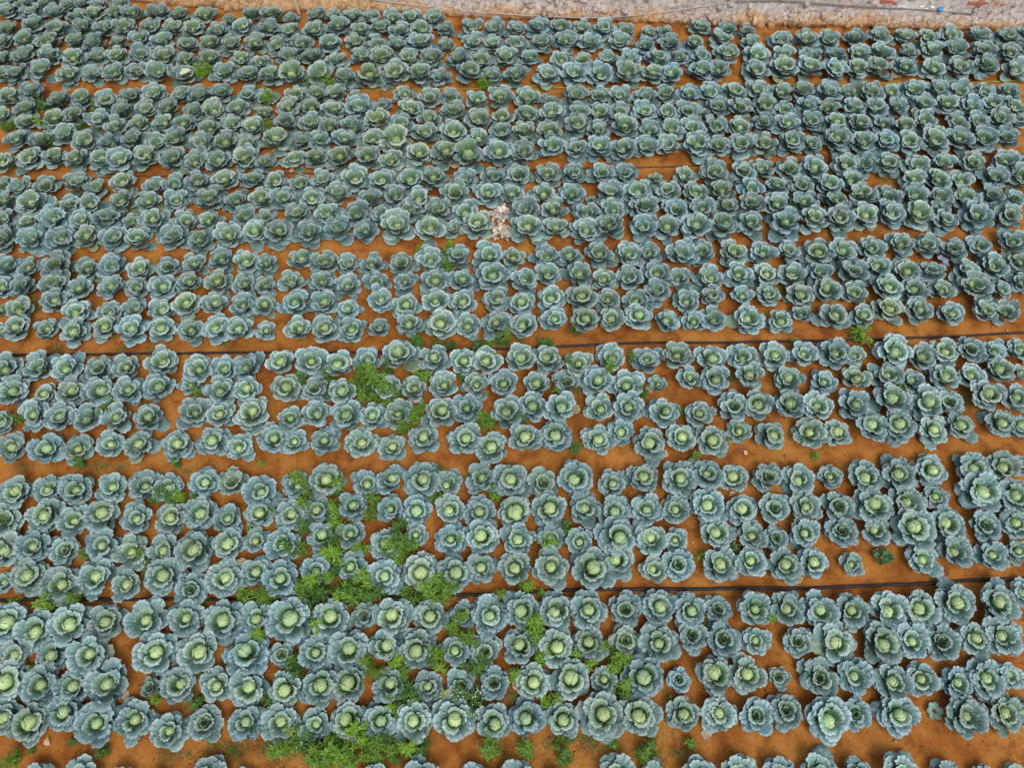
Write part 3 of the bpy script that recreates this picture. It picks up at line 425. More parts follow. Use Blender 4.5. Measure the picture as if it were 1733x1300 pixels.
def simple(name, c1, c2, scale=20.0, rough=0.7, spec=0.3, bump=0.3, rnd=0.0, trans=0.0):
    t = NT(name)
    nz = t.noise(scale, t.pos(), 4.0)
    c = t.mix(t.ramp(nz, 0.3, 0.7), c1, c2)
    if rnd:
        r = t.n('ShaderNodeObjectInfo').outputs['Random']
        k = t.math('MULTIPLY_ADD', r, 2 * rnd, 1 - rnd)
        cc = t.n('ShaderNodeCombineXYZ'); [t.put(cc.inputs[i], k) for i in range(3)]
        c = t.mix(1.0, c, cc.outputs[0], 'MULTIPLY')
    return t.out(c, rough, t.bump(nz, bump, 0.01) if bump else None, spec, trans)

def wall_mat(name, stone=False):
    t = NT(name)
    p = t.pos()
    sp = t.n('ShaderNodeSeparateXYZ'); t.t.links.new(p, sp.inputs[0])
    n1 = t.noise(1.3, p, 5.0, 0.6); n2 = t.noise(9.0, p, 5.0, 0.65); n3 = t.noise(60.0, p, 4.0, 0.7)
    zz = t.math('ADD', sp.outputs[2], t.math('MULTIPLY_ADD', n1, 0.7, -0.35))
    zz = t.math('ADD', zz, t.math('MULTIPLY_ADD', n2, 0.22, -0.11))
    left = t.ramp(sp.outputs[0], -1.5, -4.5, 0.0, 0.28)           # the left stretch is bare tan earth
    zz = t.math('SUBTRACT', zz, left)
    clay = t.mix(t.ramp(n2, 0.3, 0.7), (0.36, 0.195, 0.085), (0.54, 0.37, 0.21))
    plaster = t.mix(t.ramp(n2, 0.3, 0.7), (0.37, 0.315, 0.29), (0.56, 0.505, 0.475))
    plaster = t.mix(t.ramp(n1, 0.5, 0.75, 0.0, 0.6), plaster, (0.44, 0.31, 0.24))
    c = t.mix(t.ramp(zz, 0.10, 0.34), clay, plaster)
    vo = t.n('ShaderNodeTexVoronoi', feature='DISTANCE_TO_EDGE'); vo.inputs['Scale'].default_value = 7.0
    wp = t.n('ShaderNodeVectorMath', operation='ADD')
    nv = t.n('ShaderNodeTexNoise'); nv.inputs['Scale'].default_value = 5.0; t.t.links.new(p, nv.inputs['Vector'])
    sc = t.n('ShaderNodeVectorMath', operation='SCALE'); sc.inputs['Scale'].default_value = 0.25
    t.t.links.new(nv.outputs['Color'], sc.inputs[0]); t.t.links.new(p, wp.inputs[0]); t.t.links.new(sc.outputs[0], wp.inputs[1])
    t.t.links.new(wp.outputs[0], vo.inputs['Vector'])
    crack = t.math('MULTIPLY', t.ramp(vo.outputs['Distance'], 0.03, 0.0), t.ramp(n1, 0.38, 0.55))
    c = t.mix(t.math('MULTIPLY', crack, 0.0 if stone else 0.65), c, (0.13, 0.075, 0.045))
    c = t.mix(1.0, c, t.mix(t.ramp(n3, 0.3, 0.7), (0.76, 0.75, 0.74), (1.16, 1.16, 1.16)), 'MULTIPLY')
    if stone:
        r = t.n('ShaderNodeObjectInfo').outputs['Random']
        c = t.mix(1.0, c, t.mix(r, (0.72, 0.70, 0.70), (1.18, 1.10, 1.02)), 'MULTIPLY')
    h = t.math('SUBTRACT', t.math('ADD', n2, t.math('MULTIPLY', n3, 0.5)), t.math('MULTIPLY', crack, 1.5))
    return t.out(c, 0.92, t.bump(h, 0.9, 0.03), 0.12)
M_WALL = wall_mat('weathered_mud_wall'); M_STONE = wall_mat('wall_stone', True)
M_BRICK = simple('red_brick', (0.33, 0.09, 0.06), (0.42, 0.15, 0.10), 30, 0.9, 0.1, 0.6)
M_HOSE = simple('black_hose', (0.012, 0.010, 0.013), (0.034, 0.028, 0.030), 9, 0.6, 0.3, 0.1)
M_HOSE2 = simple('dusty_dark_hose', (0.045, 0.028, 0.022), (0.10, 0.055, 0.035), 12, 0.6, 0.4, 0.1)
M_GHOSE = simple('yellow_green_hose', (0.12, 0.25, 0.035), (0.26, 0.36, 0.07), 8, 0.4, 0.5, 0.05)
M_ROPE = simple('grey_rope', (0.34, 0.31, 0.28), (0.48, 0.45, 0.42), 60, 0.9, 0.1, 0.5)
M_CABLE = simple('dark_cable', (0.10, 0.09, 0.09), (0.20, 0.18, 0.17), 20, 0.6, 0.3, 0.2)
M_BLUE = simple('blue_plastic', (0.02, 0.17, 0.50), (0.04, 0.24, 0.60), 20, 0.4, 0.5, 0.1)
M_WHITE = simple('whitewash', (0.62, 0.61, 0.60), (0.78, 0.77, 0.76), 30, 0.85, 0.2, 0.4)
M_RED = simple('red_plastic', (0.55, 0.05, 0.06), (0.68, 0.12, 0.14), 20, 0.5, 0.4, 0.1)
M_POST = simple('pale_wood', (0.42, 0.30, 0.19), (0.58, 0.45, 0.32), 25, 0.85, 0.15, 0.4)
M_SCRAP = simple('lilac_plastic_sheet', (0.13, 0.13, 0.19), (0.20, 0.195, 0.27), 25, 0.45, 0.4, 0.3)
M_WEED = simple('weed_leaf', (0.068, 0.170, 0.014), (0.200, 0.330, 0.034), 30, 0.5, 0.35, 0.1, 0.3, 0.25)
M_WEED2 = simple('weed_leaf_dark', (0.040, 0.110, 0.016), (0.090, 0.190, 0.028), 26, 0.5, 0.35, 0.1, 0.2, 0.25)
M_WEEDY = simple('weed_leaf_yellowing', (0.34, 0.40, 0.05), (0.50, 0.46, 0.09), 26, 0.55, 0.3, 0.1, 0.1, 0.25)
M_STEM = simple('weed_stem', (0.11, 0.18, 0.03), (0.17, 0.20, 0.06), 20, 0.6, 0.3, 0.0)
M_FLOWER = simple('white_blossom', (0.72, 0.72, 0.68), (0.85, 0.85, 0.82), 20, 0.6, 0.2, 0.0)
M_GRASS = simple('thin_grass', (0.075, 0.14, 0.025), (0.22, 0.24, 0.075), 6, 0.6, 0.3, 0.0, 0.0, 0.2)
M_DEADL = simple('dry_leaf', (0.44, 0.30, 0.17), (0.62, 0.46, 0.31), 22, 0.8, 0.2, 0.3, 0.2, 0.1)
M_DEADC = simple('bleached_leaf', (0.46, 0.37, 0.30), (0.72, 0.66, 0.59), 30, 0.75, 0.2, 0.4, 0.35, 0.1)
M_DEADS = simple('bleached_stalk', (0.50, 0.48, 0.34), (0.62, 0.60, 0.46), 20, 0.7, 0.2, 0.3)
M_PALEL = simple('white_bleached_leaf', (0.42, 0.44, 0.34), (0.56, 0.55, 0.46), 20, 0.7, 0.2, 0.3, 0.0, 0.1)
M_SUCC = simple('dark_rosette_leaf', (0.055, 0.125, 0.050), (0.17, 0.29, 0.12), 45, 0.45, 0.4, 0.1, 0.25, 0.1)
M_PEB = simple('pale_pebble', (0.40, 0.26, 0.16), (0.60, 0.48, 0.38), 10, 0.85, 0.2, 0.2)

# ------------------------------------------------------------------ ground: one sheet, fine under the beds, coarse out to the horizon
def axis(lo, hi, step, far):
    fine = np.arange(lo, hi + 1e-6, step); k = [1, 3, 8, 20, 60, far]
    return np.concatenate([[lo - d for d in k[::-1]], fine, [hi + d for d in k]])
gx, gy = axis(-13, 13, 0.07, 300), axis(-1.5, 16.5, 0.07, 300)
X, Y = np.meshgrid(gx, gy)
def soil_h(x, y):
    return (vnoise(x + 40, y + 40, 0.9, 5, 3) - 0.5) * 0.05 + (vnoise(x + 40, y + 40, 6.0, 11, 3) - 0.5) * 0.030
Z = soil_h(X, Y)
Z[(np.abs(X) > 13.01) | (Y < -1.51) | (Y > 16.51)] *= 0.3
nx, ny = len(gx), len(gy)
I = np.arange(nx * ny).reshape(ny, nx)
Fq = np.stack([I[:-1, :-1], I[:-1, 1:], I[1:, 1:], I[1:, :-1]], -1).reshape(-1, 4)
ground = obj('ground', mesh_np('ground', np.stack([X, Y, Z], -1).reshape(-1, 3), Fq, [M_SOIL]))
tag(ground, 'bare orange red soil of the cabbage field', 'soil', kind='structure')
def hz(x, y): return float(soil_h(np.array([x]), np.array([y]))[0])

# ------------------------------------------------------------------ wall along the far edge
rng = np.random.default_rng(3); random.seed(3)
wl = np.array(WALL)
seg = np.linalg.norm(np.diff(wl, axis=0), axis=1); cum = np.concatenate([[0], np.cumsum(seg)])
S = np.arange(0, cum[-1], 0.06)
bx, by = np.interp(S, cum, wl[:, 0]), np.interp(S, cum, wl[:, 1])
k = np.ones(9) / 9; by = np.convolve(np.pad(by, 4, 'edge'), k, 'valid')
prof_o = np.array([0.10, 0.00, -0.03, -0.02, 0.03, 0.08, 0.11, 0.14, 0.17, 0.20, 0.24, 0.28, 0.34, 0.44, 0.56, 0.70, 0.80, 0.84])
prof_z = np.array([-0.10, 0.00, 0.06, 0.13, 0.19, 0.25, 0.32, 0.40, 0.50, 0.60, 0.72, 0.84, 0.95, 1.00, 1.01, 0.98, 0.80, -0.10])
SS, PO = np.meshgrid(S, np.arange(len(prof_o)))
off = prof_o[PO]; zz = prof_z[PO]
n1 = vnoise(SS + 9, zz + off + 9, 1.1, 21, 3) - 0.5; n2 = vnoise(SS + 9, (zz + off) * 1.0 + 9, 5.0, 31, 4, 0.6) - 0.5
off = off + n1 * 0.12 + n2 * 0.13
zz = zz + np.where(zz > 0.02, n2 * 0.05, 0)
WV = np.stack([np.broadcast_to(bx, SS.shape), by[None, :] + off, zz], -1).reshape(-1, 3)
npf, ns = SS.shape
I = np.arange(npf * ns).reshape(npf, ns)
Fq = np.stack([I[:-1, :-1], I[:-1, 1:], I[1:, 1:], I[1:, :-1]], -1).reshape(-1, 4)
wall = empty('mud_wall', (float(bx[len(bx) // 2]), float(by[len(by) // 2]), 0))
tag(wall, 'low weathered mud and stone wall along the far edge of the field', 'wall')
WL0 = Vector(wall.location)
WV = WV - np.array(WL0)
obj('wall_body', mesh_np('wall_body', WV, Fq, [M_WALL]), wall)

def rock_mesh(name, seed, mat, n=2, flat=1.0):
    import bmesh
    bm = bmesh.new(); bmesh.ops.create_icosphere(bm, subdivisions=n, radius=1.0)
    r = random.Random(seed)
    ax = [Vector((r.gauss(0, 1), r.gauss(0, 1), r.gauss(0, 1))).normalized() for _ in range(9)]
    ds = [r.uniform(0.5, 0.85) for _ in ax]
    for v in bm.verts:
        c = v.co.copy()
        for a, d in zip(ax, ds):
            e = c.dot(a) - d
            if e > 0: c -= a * e * 0.9
        v.co = c * (1 + r.uniform(-0.03, 0.03)); v.co.z *= flat
    me = bpy.data.meshes.new(name); bm.to_mesh(me); bm.free(); me.materials.append(mat)
    me.polygons.foreach_set('use_smooth', np.ones(len(me.polygons), bool))
    return me
rocks = [rock_mesh('stone', i, M_STONE, 2) for i in range(7)]
def wall_front(x, z):
    i = min(max(int(np.searchsorted(bx, x)), 1), len(bx) - 1)
    return float(by[i]) + float(np.interp(z, prof_z[1:14], prof_o[1:14]))
sx = -9.0
for row, (z0, zs, dens) in enumerate(((0.06, 0.05, 0.85), (0.20, 0.06, 0.75), (0.36, 0.06, 0.55), (0.52, 0.06, 0.55), (0.68, 0.06, 0.4))):
    x = -9.0 + random.random() * 0.2
    while x < 12.4:
        w = random.uniform(0.09, 0.22)
        p_ok = dens * (0.35 if x < -3.5 else 1.0)
        if random.random() < p_ok:
            z = z0 + random.uniform(-zs, zs)
            o = obj('stone', random.choice(rocks), wall, Vector((x, wall_front(x, z) + 0.045 + random.uniform(-0.03, 0.03), z)) - WL0,
                    (random.uniform(-0.5, 0.5), random.uniform(-0.6, 0.6), random.uniform(0, 6.28)),
                    (w * random.uniform(0.55, 0.85), w * random.uniform(0.4, 0.55), w * random.uniform(0.35, 0.5)))
        x += w * random.uniform(0.9, 1.6)
for i, (x, y, z) in enumerate(BR):
    me = mesh_np('brick', [(-.11, -.05, -.035), (.11, -.05, -.035), (.11, .05, -.035), (-.11, .05, -.035), (-.108, -.052, .035), (.11, -.05, .033), (.111, .05, .035), (-.11, .051, .034)],
                 [(0, 3, 2, 1), (4, 5, 6, 7), (0, 1, 5, 4), (1, 2, 6, 5), (2, 3, 7, 6), (3, 0, 4, 7)], [M_BRICK], smooth=False)
    obj('brick', me, wall, Vector((x, wall_front(x, z) + 0.0, z)) - WL0, (random.uniform(-.1, .1), random.uniform(-.1, .1), random.uniform(-.15, .15)))

def tube(name, pts, rad, mat, sides=8, loc=None, flat=1.0):
    P = np.array([tuple(p) for p in pts], float)
    # smooth resample
    d = np.concatenate([[0], np.cumsum(np.linalg.norm(np.diff(P, axis=0), axis=1))])
    n = max(8, int(d[-1] / 0.12)); q = np.linspace(0, d[-1], n)
    P = np.stack([np.interp(q, d, P[:, i]) for i in range(3)], 1)
    kk = min(7, (n // 2) * 2 - 1); ker = np.ones(kk) / kk
    for i in range(3): P[:, i] = np.convolve(np.pad(P[:, i], kk // 2, 'edge'), ker, 'valid')
    T = np.gradient(P, axis=0); T /= np.linalg.norm(T, axis=1)[:, None]
    up = np.array([0, 0, 1.0]); A = np.cross(T, up); A /= np.linalg.norm(A, axis=1)[:, None] + 1e-9; B = np.cross(A, T)
    an = np.arange(sides) * 2 * math.pi / sides
    V = P[:, None, :] + rad * (np.cos(an)[None, :, None] * A[:, None, :] + flat * np.sin(an)[None, :, None] * B[:, None, :])
    org = P[0].copy() if loc is None else np.array(loc)
    V = V.reshape(-1, 3) - org
    I = np.arange(n * sides).reshape(n, sides); J = np.roll(I, -1, 1)
    Fq = np.stack([I[:-1], J[:-1], J[1:], I[1:]], -1).reshape(-1, 4)
    return obj(name, mesh_np(name, V, Fq, [mat]), None, tuple(org))

def lay(pts, rad, wob=0.02):
    out = []
    for i in range(len(pts) - 1):
        (x0, y0), (x1, y1) = pts[i], pts[i + 1]
        n = max(1, int(abs(x1 - x0) / 0.35))
        for k in range(n):
            f = k / n; x = x0 + (x1 - x0) * f; y = y0 + (y1 - y0) * f + random.uniform(-wob, wob)
            out.append((x, y, hz(x, y) + rad * 0.9 + 0.004))
    x, y = pts[-1]; out.append((x, y, hz(x, y) + rad))
    return out
tag(tube('irrigation_hose', lay(H2, 0.024), 0.024, M_HOSE), 'black irrigation hose on bare soil behind the nearest full bed', 'hose', 'irrigation hoses')
tag(tube('irrigation_hose', lay(H1, 0.022), 0.022, M_HOSE), 'black irrigation hose on soil across the middle of the field', 'hose', 'irrigation hoses')
tag(tube('irrigation_hose', lay(H3, 0.014), 0.014, M_HOSE2), 'dusty dark hose half hidden between second and third beds from the wall', 'hose', 'irrigation hoses')
tag(tube('garden_hose', lay(H4, 0.012, .05), 0.012, M_GHOSE), 'yellow green hose on soil in front of the bed beside the wall', 'hose', 'irrigation hoses')
tag(tube('irrigation_hose', lay(H4b, 0.007), 0.007, M_GHOSE), 'thin greenish line ending beside the yellow green hose', 'hose', 'irrigation hoses')
tag(tube('rope', [(x, wall_front(x, z) - 0.035, z) for x, y, z in ROPE], 0.011, M_ROPE), 'pale grey rope sagging along the face of the mud wall', 'rope')
tag(tube('cable', [(x, wall_front(x, z) - 0.03, z) for x, y, z in CABLE], 0.016, M_CABLE), 'dark cable running along the right half of the mud wall', 'cable')
wr = [rock_mesh('plaster_patch', 200 + i, M_WHITE, 2) for i in range(2)]
for i in range(9):
    f = i / 8; x, y, z = (np.array(WSTRIP[0]) * (1 - f) + np.array(WSTRIP[-1]) * f)
    obj('plaster_patch', wr[i % 2], wall, Vector((x, wall_front(x, z) + 0.02, z + random.uniform(-.02, .02))) - WL0, (0, random.uniform(-.2, .2), random.uniform(-.3, .3)), (0.07, 0.05, 0.02 + random.random() * .02))
x, y, z = CAP[0]
me = rock_mesh('plastic_bag', 77, M_BLUE, 2)
tag(obj('plastic_bag', me, None, (x, wall_front(x, z) - 0.05, z), (0.3, 0.2, 0.5), (0.075, 0.06, 0.06)), 'small crumpled bright blue plastic bag on the mud wall', 'plastic bag')
x, y = P['post']
tag(tube('wooden_post', [(x + 0.02, y, -0.05), (x + 0.01, y + 0.005, 0.3), (x - 0.01, y + 0.03, 0.65), (x, y + 0.06, 1.0)], 0.03, M_POST), 'thin pale wooden post standing against the mud wall at left', 'post')
for i, nm in enumerate(('tag1', 'tag2')):
    x, y = P[nm]
    me = mesh_np('plastic_strip', [(-.07, -.012, 0), (-.02, -.02, .015), (.03, -.01, .005), (.08, -.015, .02), (.08, .014, .02), (.03, .02, .008), (-.02, .012, .018), (-.07, .016, .002)], [(0, 1, 6, 7), (1, 2, 5, 6), (2, 3, 4, 5)], [M_RED])
    tag(obj('plastic_strip', me, None, (x, y, hz(x, y) + 0.03), (0, 0, 0.3 + i)), ('scrap of red plastic beside the yellow green hose at right', 'scrap of red plastic beside the dusty dark hose at right edge')[i], 'plastic strip')

# ------------------------------------------------------------------ cabbage leaves
def leaf_shape(kind, seed, nu, nv):
    """leaf pointing along +X, stalk at the origin, plant axis = Z, for a plant 0.5 m across"""
    r = np.random.default_rng(seed)
    u = np.linspace(-1, 1, nu); v = np.linspace(0, 1, nv) ** 0.85
    Vv, Uu = np.meshgrid(v, u, indexing='ij')
    ph = r.uniform(0, 6.28, 6)
    if kind == 'outer':
        r1 = r.uniform(0.225, 0.262); phi = r.uniform(0.62, 0.82); dr = r.uniform(-0.02, 0.05); lift = r.uniform(0.140, 0.185)
        rad = np.interp(v, [0, .3, .6, .85, 1], [0.015, 0.078, 0.148, 0.205, r1])
        z = np.interp(v, [0, .3, .6, .85, 1], [0.03, 0.072, lift - .035, lift, lift - dr]); amp = 0.0095; freq = 10; corner = 0.32
    elif kind == 'mid':
        r1 = r.uniform(0.185, 0.225); phi = r.uniform(0.66, 0.86)
        rad = np.interp(v, [0, .25, .6, .85, 1], [0.02, 0.072, 0.122, 0.158, r1])
        z = np.interp(v, [0, .25, .6, .85, 1], [0.05, 0.092, 0.160, 0.202, 0.212 + r.uniform(-.03, .012)]); amp = 0.0105; freq = 10; corner = 0.24
    elif kind == 'inner':
        r1 = r.uniform(0.120, 0.150); phi = r.uniform(0.85, 1.10)
        rad = np.interp(v, [0, .25, .6, .85, 1], [0.02, 0.066, 0.086, 0.098, r1])
        z = np.interp(v, [0, .25, .6, .85, 1], [0.06, 0.102, 0.172, 0.214, 0.227 + r.uniform(-.025, .01)]); amp = 0.009; freq = 9; corner = 0.15
    else:                                             # bud leaf of a plant that has not hearted up
        r1 = r.uniform(0.045, 0.075); phi = r.uniform(0.9, 1.3)
        rad = np.interp(v, [0, .25, .6, .85, 1], [0.01, 0.036, 0.045, 0.042, r1])
        z = np.interp(v, [0, .25, .6, .85, 1], [0.07, 0.10, 0.15, 0.178, 0.190]); amp = 0.006; freq = 7; corner = 0.15
    k = np.ones(3) / 3
    rad = np.concatenate([[rad[0]], np.convolve(rad, k, 'valid'), [rad[-1]]]); z = np.concatenate([[z[0]], np.convolve(z, k, 'valid'), [z[-1]]])
    rad, z = rad[:, None], z[:, None]
    s = np.where(Vv > 0.6, np.sqrt(np.clip(1 - ((Vv - .6) / .50) ** 2 * 0.72, 0, 1)), 0.55 + 0.45 * np.clip(Vv / .5, 0, 1))
    edge = np.maximum(np.abs(Uu), Vv); e = np.clip((edge - .5) / .5, 0, 1) ** 1.6
    p = Uu * (1 + 1.5 * (1 - Vv))
    rip = .62 * np.sin(p * freq + ph[0]) + .38 * np.sin(p * freq * 1.9 + ph[1])
    rip2 = .6 * np.sin(p * freq * 1.15 + ph[2]) + .4 * np.sin(p * freq * 2.3 + ph[3])
    RR = rad * (1 - corner * Uu ** 2 * Vv ** 2 * 0.9) + amp * 0.7 * e * rip2
    ang = Uu * phi * s + 0.05 * e * np.sin(p * freq * 1.4 + ph[4])
    ZZ = z + amp * e * rip + 0.010 * np.sin(Vv * 5 + ph[5]) * Vv - (0.03 if kind == 'outer' else -0.006) * Uu ** 2 * Vv
    ZZ += 0.007 * np.abs(np.sin(Uu * 6 + ph[2] + Vv)) * np.sin(Vv * 2.6)          # puckered blade between the ribs
    ZZ -= (0.010 if kind == 'outer' else 0.004) * np.exp(-(Uu / 0.10) ** 2) * (1 - Vv)
    V = np.stack([RR * np.cos(ang), RR * np.sin(ang), ZZ], -1).reshape(-1, 3)
    I = np.arange(nu * nv).reshape(nv, nu)
    F = np.stack([I[:-1, :-1], I[1:, :-1], I[1:, 1:], I[:-1, 1:]], -1).reshape(-1, 4)
    uv = np.stack([(Uu + 1) / 2, Vv], -1).reshape(-1, 2)
    return V, F, uv

def head_shape(seed, nu, nv):
    """tight round heart: a core ball and overlapping wrapper leaves whose edges stand off it"""
    r = np.random.default_rng(100 + seed)
    Vs, Fs, Us, base = [], [], [], 0
    def patch(rad, th0, ph0, spanu, spanv, lift, rot, taper=.25):
        nonlocal base
        u = np.linspace(-1, 1, nu); v = np.linspace(0, 1, nv); Vv, Uu = np.meshgrid(v, u, indexing='ij')
        edge = np.maximum(np.abs(Uu), Vv)
        rr = rad + lift * np.clip((edge - .6) / .4, 0, 1) ** 1.5 + 0.0016 * np.sin(Uu * 7 + rot * 3) * np.sin(Vv * 6)
        lat = -1.0 + spanv * Vv * (1 - 0.13 * Uu ** 2); lon = Uu * spanu * (1 - taper * Vv)
        x = rr * np.cos(lat) * np.cos(lon); y = rr * np.cos(lat) * np.sin(lon); z = rr * np.sin(lat) * 1.02
        V = np.stack([x, y, z], -1).reshape(-1, 3)
        m = np.array(Euler((0, th0, ph0)).to_matrix()); V = V @ m.T
        I = np.arange(nu * nv).reshape(nv, nu) + base
        Fs.append(np.stack([I[:-1, :-1], I[:-1, 1:], I[1:, 1:], I[1:, :-1]], -1).reshape(-1, 4))
        Vs.append(V); Us.append(np.stack([(Uu + 1) / 2, Vv], -1).reshape(-1, 2)); base += nu * nv
    a0 = r.uniform(0, 6.28)
    patch(0.058, 0.0, a0, 1.75, 2.75, 0.001, 0.3, 0.0)
    patch(0.058, 0.0, a0 + 3.14, 1.75, 2.75, 0.001, 0.9, 0.0)
    for i in range(3):
        patch(0.0615 + 0.0022 * i, r.uniform(-.18, .18), a0 + i * 2.2 + r.uniform(-.3, .3), r.uniform(1.0, 1.25), r.uniform(2.25, 2.6) - 0.16 * i, 0.0022 + 0.0012 * i, i)
    V = np.concatenate(Vs); V[:, 2] += 0.136
    return V, np.concatenate(Fs), np.concatenate(Us)

NVAR = {'outer': 10, 'mid': 9, 'inner': 7, 'bud': 5, 'heart': 6}
NEAR, FAR = {}, {}
for kd, n in NVAR.items():
    for i in range(n):
        if kd == 'heart':
            V, F, U = head_shape(i, 11, 11); FAR[kd, i] = head_shape(i, 7, 7)
        else:
            V, F, U = leaf_shape(kd, 10 * i + len(kd), 25, 12); FAR[kd, i] = leaf_shape(kd, 10 * i + len(kd), 13, 8)
        NEAR[kd, i] = mesh_np('head' if kd == 'heart' else 'leaf', V, F, [LM[kd]], U)

def recipe(r, D, typ, gr=0.0, gr2=0.0):
    """one cabbage: list of (kind, variant, scale, tilt, azimuth, material)"""
    out = []
    s0 = D / 0.5 * (1.19 + 0.04 * gr2)
    small = D < 0.30
    a = r.uniform(0, 6.28); GA = 2.39996
    nlow = r.randint(1, 4) if gr2 > .5 else r.randint(0, 2); no = nlow + (5 if small else (r.randint(5, 6) if gr2 > .5 else r.randint(6, 7))); nm = (4 if small else r.randint(5, 6)); ni = r.randint(3, 4)
    for i in range(no):
        a += GA
        low = i < nlow
        sc = s0 * (r.uniform(0.90, 1.15) if low else r.uniform(0.86, 1.06))
        mat = 'outer'
        q = r.random()
        if low and q < 0.035: mat = 'dry'
        elif low and q < 0.10: mat = 'pale'
        out.append(('outer', r.randrange(NVAR['outer']), sc, r.gauss(0.40 if gr2 > .5 else 0.24, 0.10) if low else r.gauss(0.06 if gr2 > .5 else 0.0, 0.08), a + r.gauss(0, .14), mat))
    for i in range(nm):
        a += GA
        out.append(('mid', r.randrange(NVAR['mid']), s0 * r.uniform(0.90, 1.08), r.gauss(0.02, 0.07), a + r.gauss(0, .14), 'mid'))
    hs_ = {0: 0.0, 1: r.uniform(0.86, 1.06), 2: r.uniform(1.08, 1.30), 3: r.uniform(1.6, 1.75)}[typ]
    for i in range(ni + (1 if typ == 0 else 0)):
        a += GA
        out.append(('inner', r.randrange(NVAR['inner']), s0 * (r.uniform(0.85, 0.97) if typ < 2 else r.uniform(0.96, 1.06) * max(1, hs_ * .86)), r.gauss(0.0, 0.05), a + r.gauss(0, .15), 'inner'))
    if r.random() < 0.3 and len(out) > 9: out.pop(r.randrange(len(out) - ni - 1))          # a lost leaf leaves the plant lopsided
    if r.random() < 0.2:
        q = r.randrange(nlow, no); t_ = out[q]; out[q] = (t_[0], t_[1], t_[2] * r.uniform(.75, 1.2), t_[3] + r.uniform(-.45, .3), t_[4], t_[5])
    if typ == 0:
        for i in range(3):
            a += GA
            out.append(('bud', r.randrange(NVAR['bud']), s0 * r.uniform(0.85, 1.1), r.gauss(0.0, 0.05), a, 'bud'))
    else:
        out.append(('heart', r.randrange(NVAR['heart']), s0 * hs_ * (1 - 0.17 * gr2), r.gauss(0, 0.12), r.uniform(0, 6.28), 'heart'))
    b = r.uniform(0.82, 1.14); w = r.gauss(0, 0.045) - gr * 0.06; b -= gr * 0.10 + gr2 * 0.07
    if typ == 0: b *= 0.93
    tint = (b * (1 - w * .6), b, b * (1 + w), 1.0)
    lean = (r.gauss(0, 0.07), r.gauss(0, 0.07), 0)
    return out, tint, lean

ORD = ['zeroth', 'first', 'second', 'third', 'fourth', 'fifth', 'sixth', 'seventh', 'eighth', 'ninth', 'tenth', 'eleventh', 'twelfth', 'thirteenth', 'fourteenth', 'fifteenth', 'sixteenth', 'seventeenth', 'eighteenth', 'nineteenth', 'twentieth']
def ordinal(n): return ORD[n] if n <= 20 else ('twenty-' + ORD[n - 20] if n < 30 else ('thirtieth' if n == 30 else 'thirty-' + ORD[n - 30]))
ROWN = {1: 'front', 2: 'second', 3: 'third', 4: 'rear'}
BEDN = {1: 'the nearest full bed', 2: 'the second nearest bed', 3: 'the third nearest bed'}
BEDS = {1: 'nearest bed', 2: 'second bed', 3: 'third bed'}
HEART = {0: 'dark open heart', 1: 'small green heart', 2: 'pale round heart', 3: 'swollen pale heart'}
plants = []; cur = None
for tok in CAB.split():
    if tok[0] == '@': cur = (int(tok[1]), int(tok[2])); cnt = 0; continue
    cnt += 1; x, y, d, t = tok.split(','); plants.append((cur[0], cur[1], cnt, float(x), float(y), float(d), int(t)))
NEARP = []                                            # positions + label of the individually built plants
fV, fF, fU, fM, fT = [], [], [], [], []; fbase = 0
fmats = ['outer_far', 'mid_far', 'inner_far', 'heart_far', 'bud_far', 'dry_far', 'pale_far']
for bed, row, idx, x, y, d, typ in plants:
    r = random.Random(int(x * 1000) * 7919 + int(y * 1000))
    # the crop in the far left of the field is tinted greener and darker
    gr = max(0.0, min(1.0, (y - 6.5) / 4.0)) * max(0.0, min(1.0, (2.0 - x) / 6.0))
    rec, tint, lean = recipe(r, d, typ, gr, max(0.0, min(1.0, (y - 5.5) / 3.0)))
    z0 = hz(x, y) - 0.012 + (0.0 if d > 0.3 else -0.01)
    if bed < 3 or (bed == 3 and row == 1):
        root = empty('cabbage', (x, y, z0)); root.rotation_euler = lean
        size = 'large' if d > 0.54 else ('small' if d < 0.36 else 'middling')
        if bed == 0: lab = '%s cabbage cut by the photo\'s bottom edge, %s from left in that row' % (size, ordinal(idx))
        else: lab = '%s cabbage with %s, %s from left, %s row of %s' % (size, HEART[typ], ordinal(idx), ROWN[row], BEDN[bed])
        short = '%s cabbage from left, %s row, %s' % (ordinal(idx), ROWN[row], BEDS[bed]) if bed else '%s cabbage from left along the bottom edge' % ordinal(idx)
        NEARP.append((x, y, d, short))
        tag(root, lab, 'cabbage', 'cabbages growing in rows')
        for kd, var, sc, tilt, az, mt in rec:
            o = obj('head' if kd == 'heart' else 'leaf', NEAR[kd, var], root, (0, 0, 0), (0, tilt, az), (sc, sc, sc * 0.96))
            o.color = tint
            if mt in ('dry', 'pale'):
                o.material_slots[0].link = 'OBJECT'; o.material_slots[0].material = LM[mt]
                o['label'] = 'withered tan outer leaf' if mt == 'dry' else 'yellowing outer leaf'
    else:
        ml = np.array(Euler(lean).to_matrix())
        for kd, var, sc, tilt, az, mt in rec:
            V, F, U = FAR[kd, var]
            m = ml @ np.array(Euler((0, tilt, az)).to_matrix()) @ np.diag([sc, sc, sc * (1.10 if kd == 'heart' else 1.15)])
            fV.append(V @ m.T + np.array([x, y, z0])); fF.append(F + fbase); fU.append(U); fbase += len(V)
            fM.append(np.full(len(F), fmats.index(mt + '_far'))); fT.append(np.tile(np.array(tint), (len(V), 1)))
fV = np.concatenate(fV); org = np.array([0.0, 9.0, 0.0])
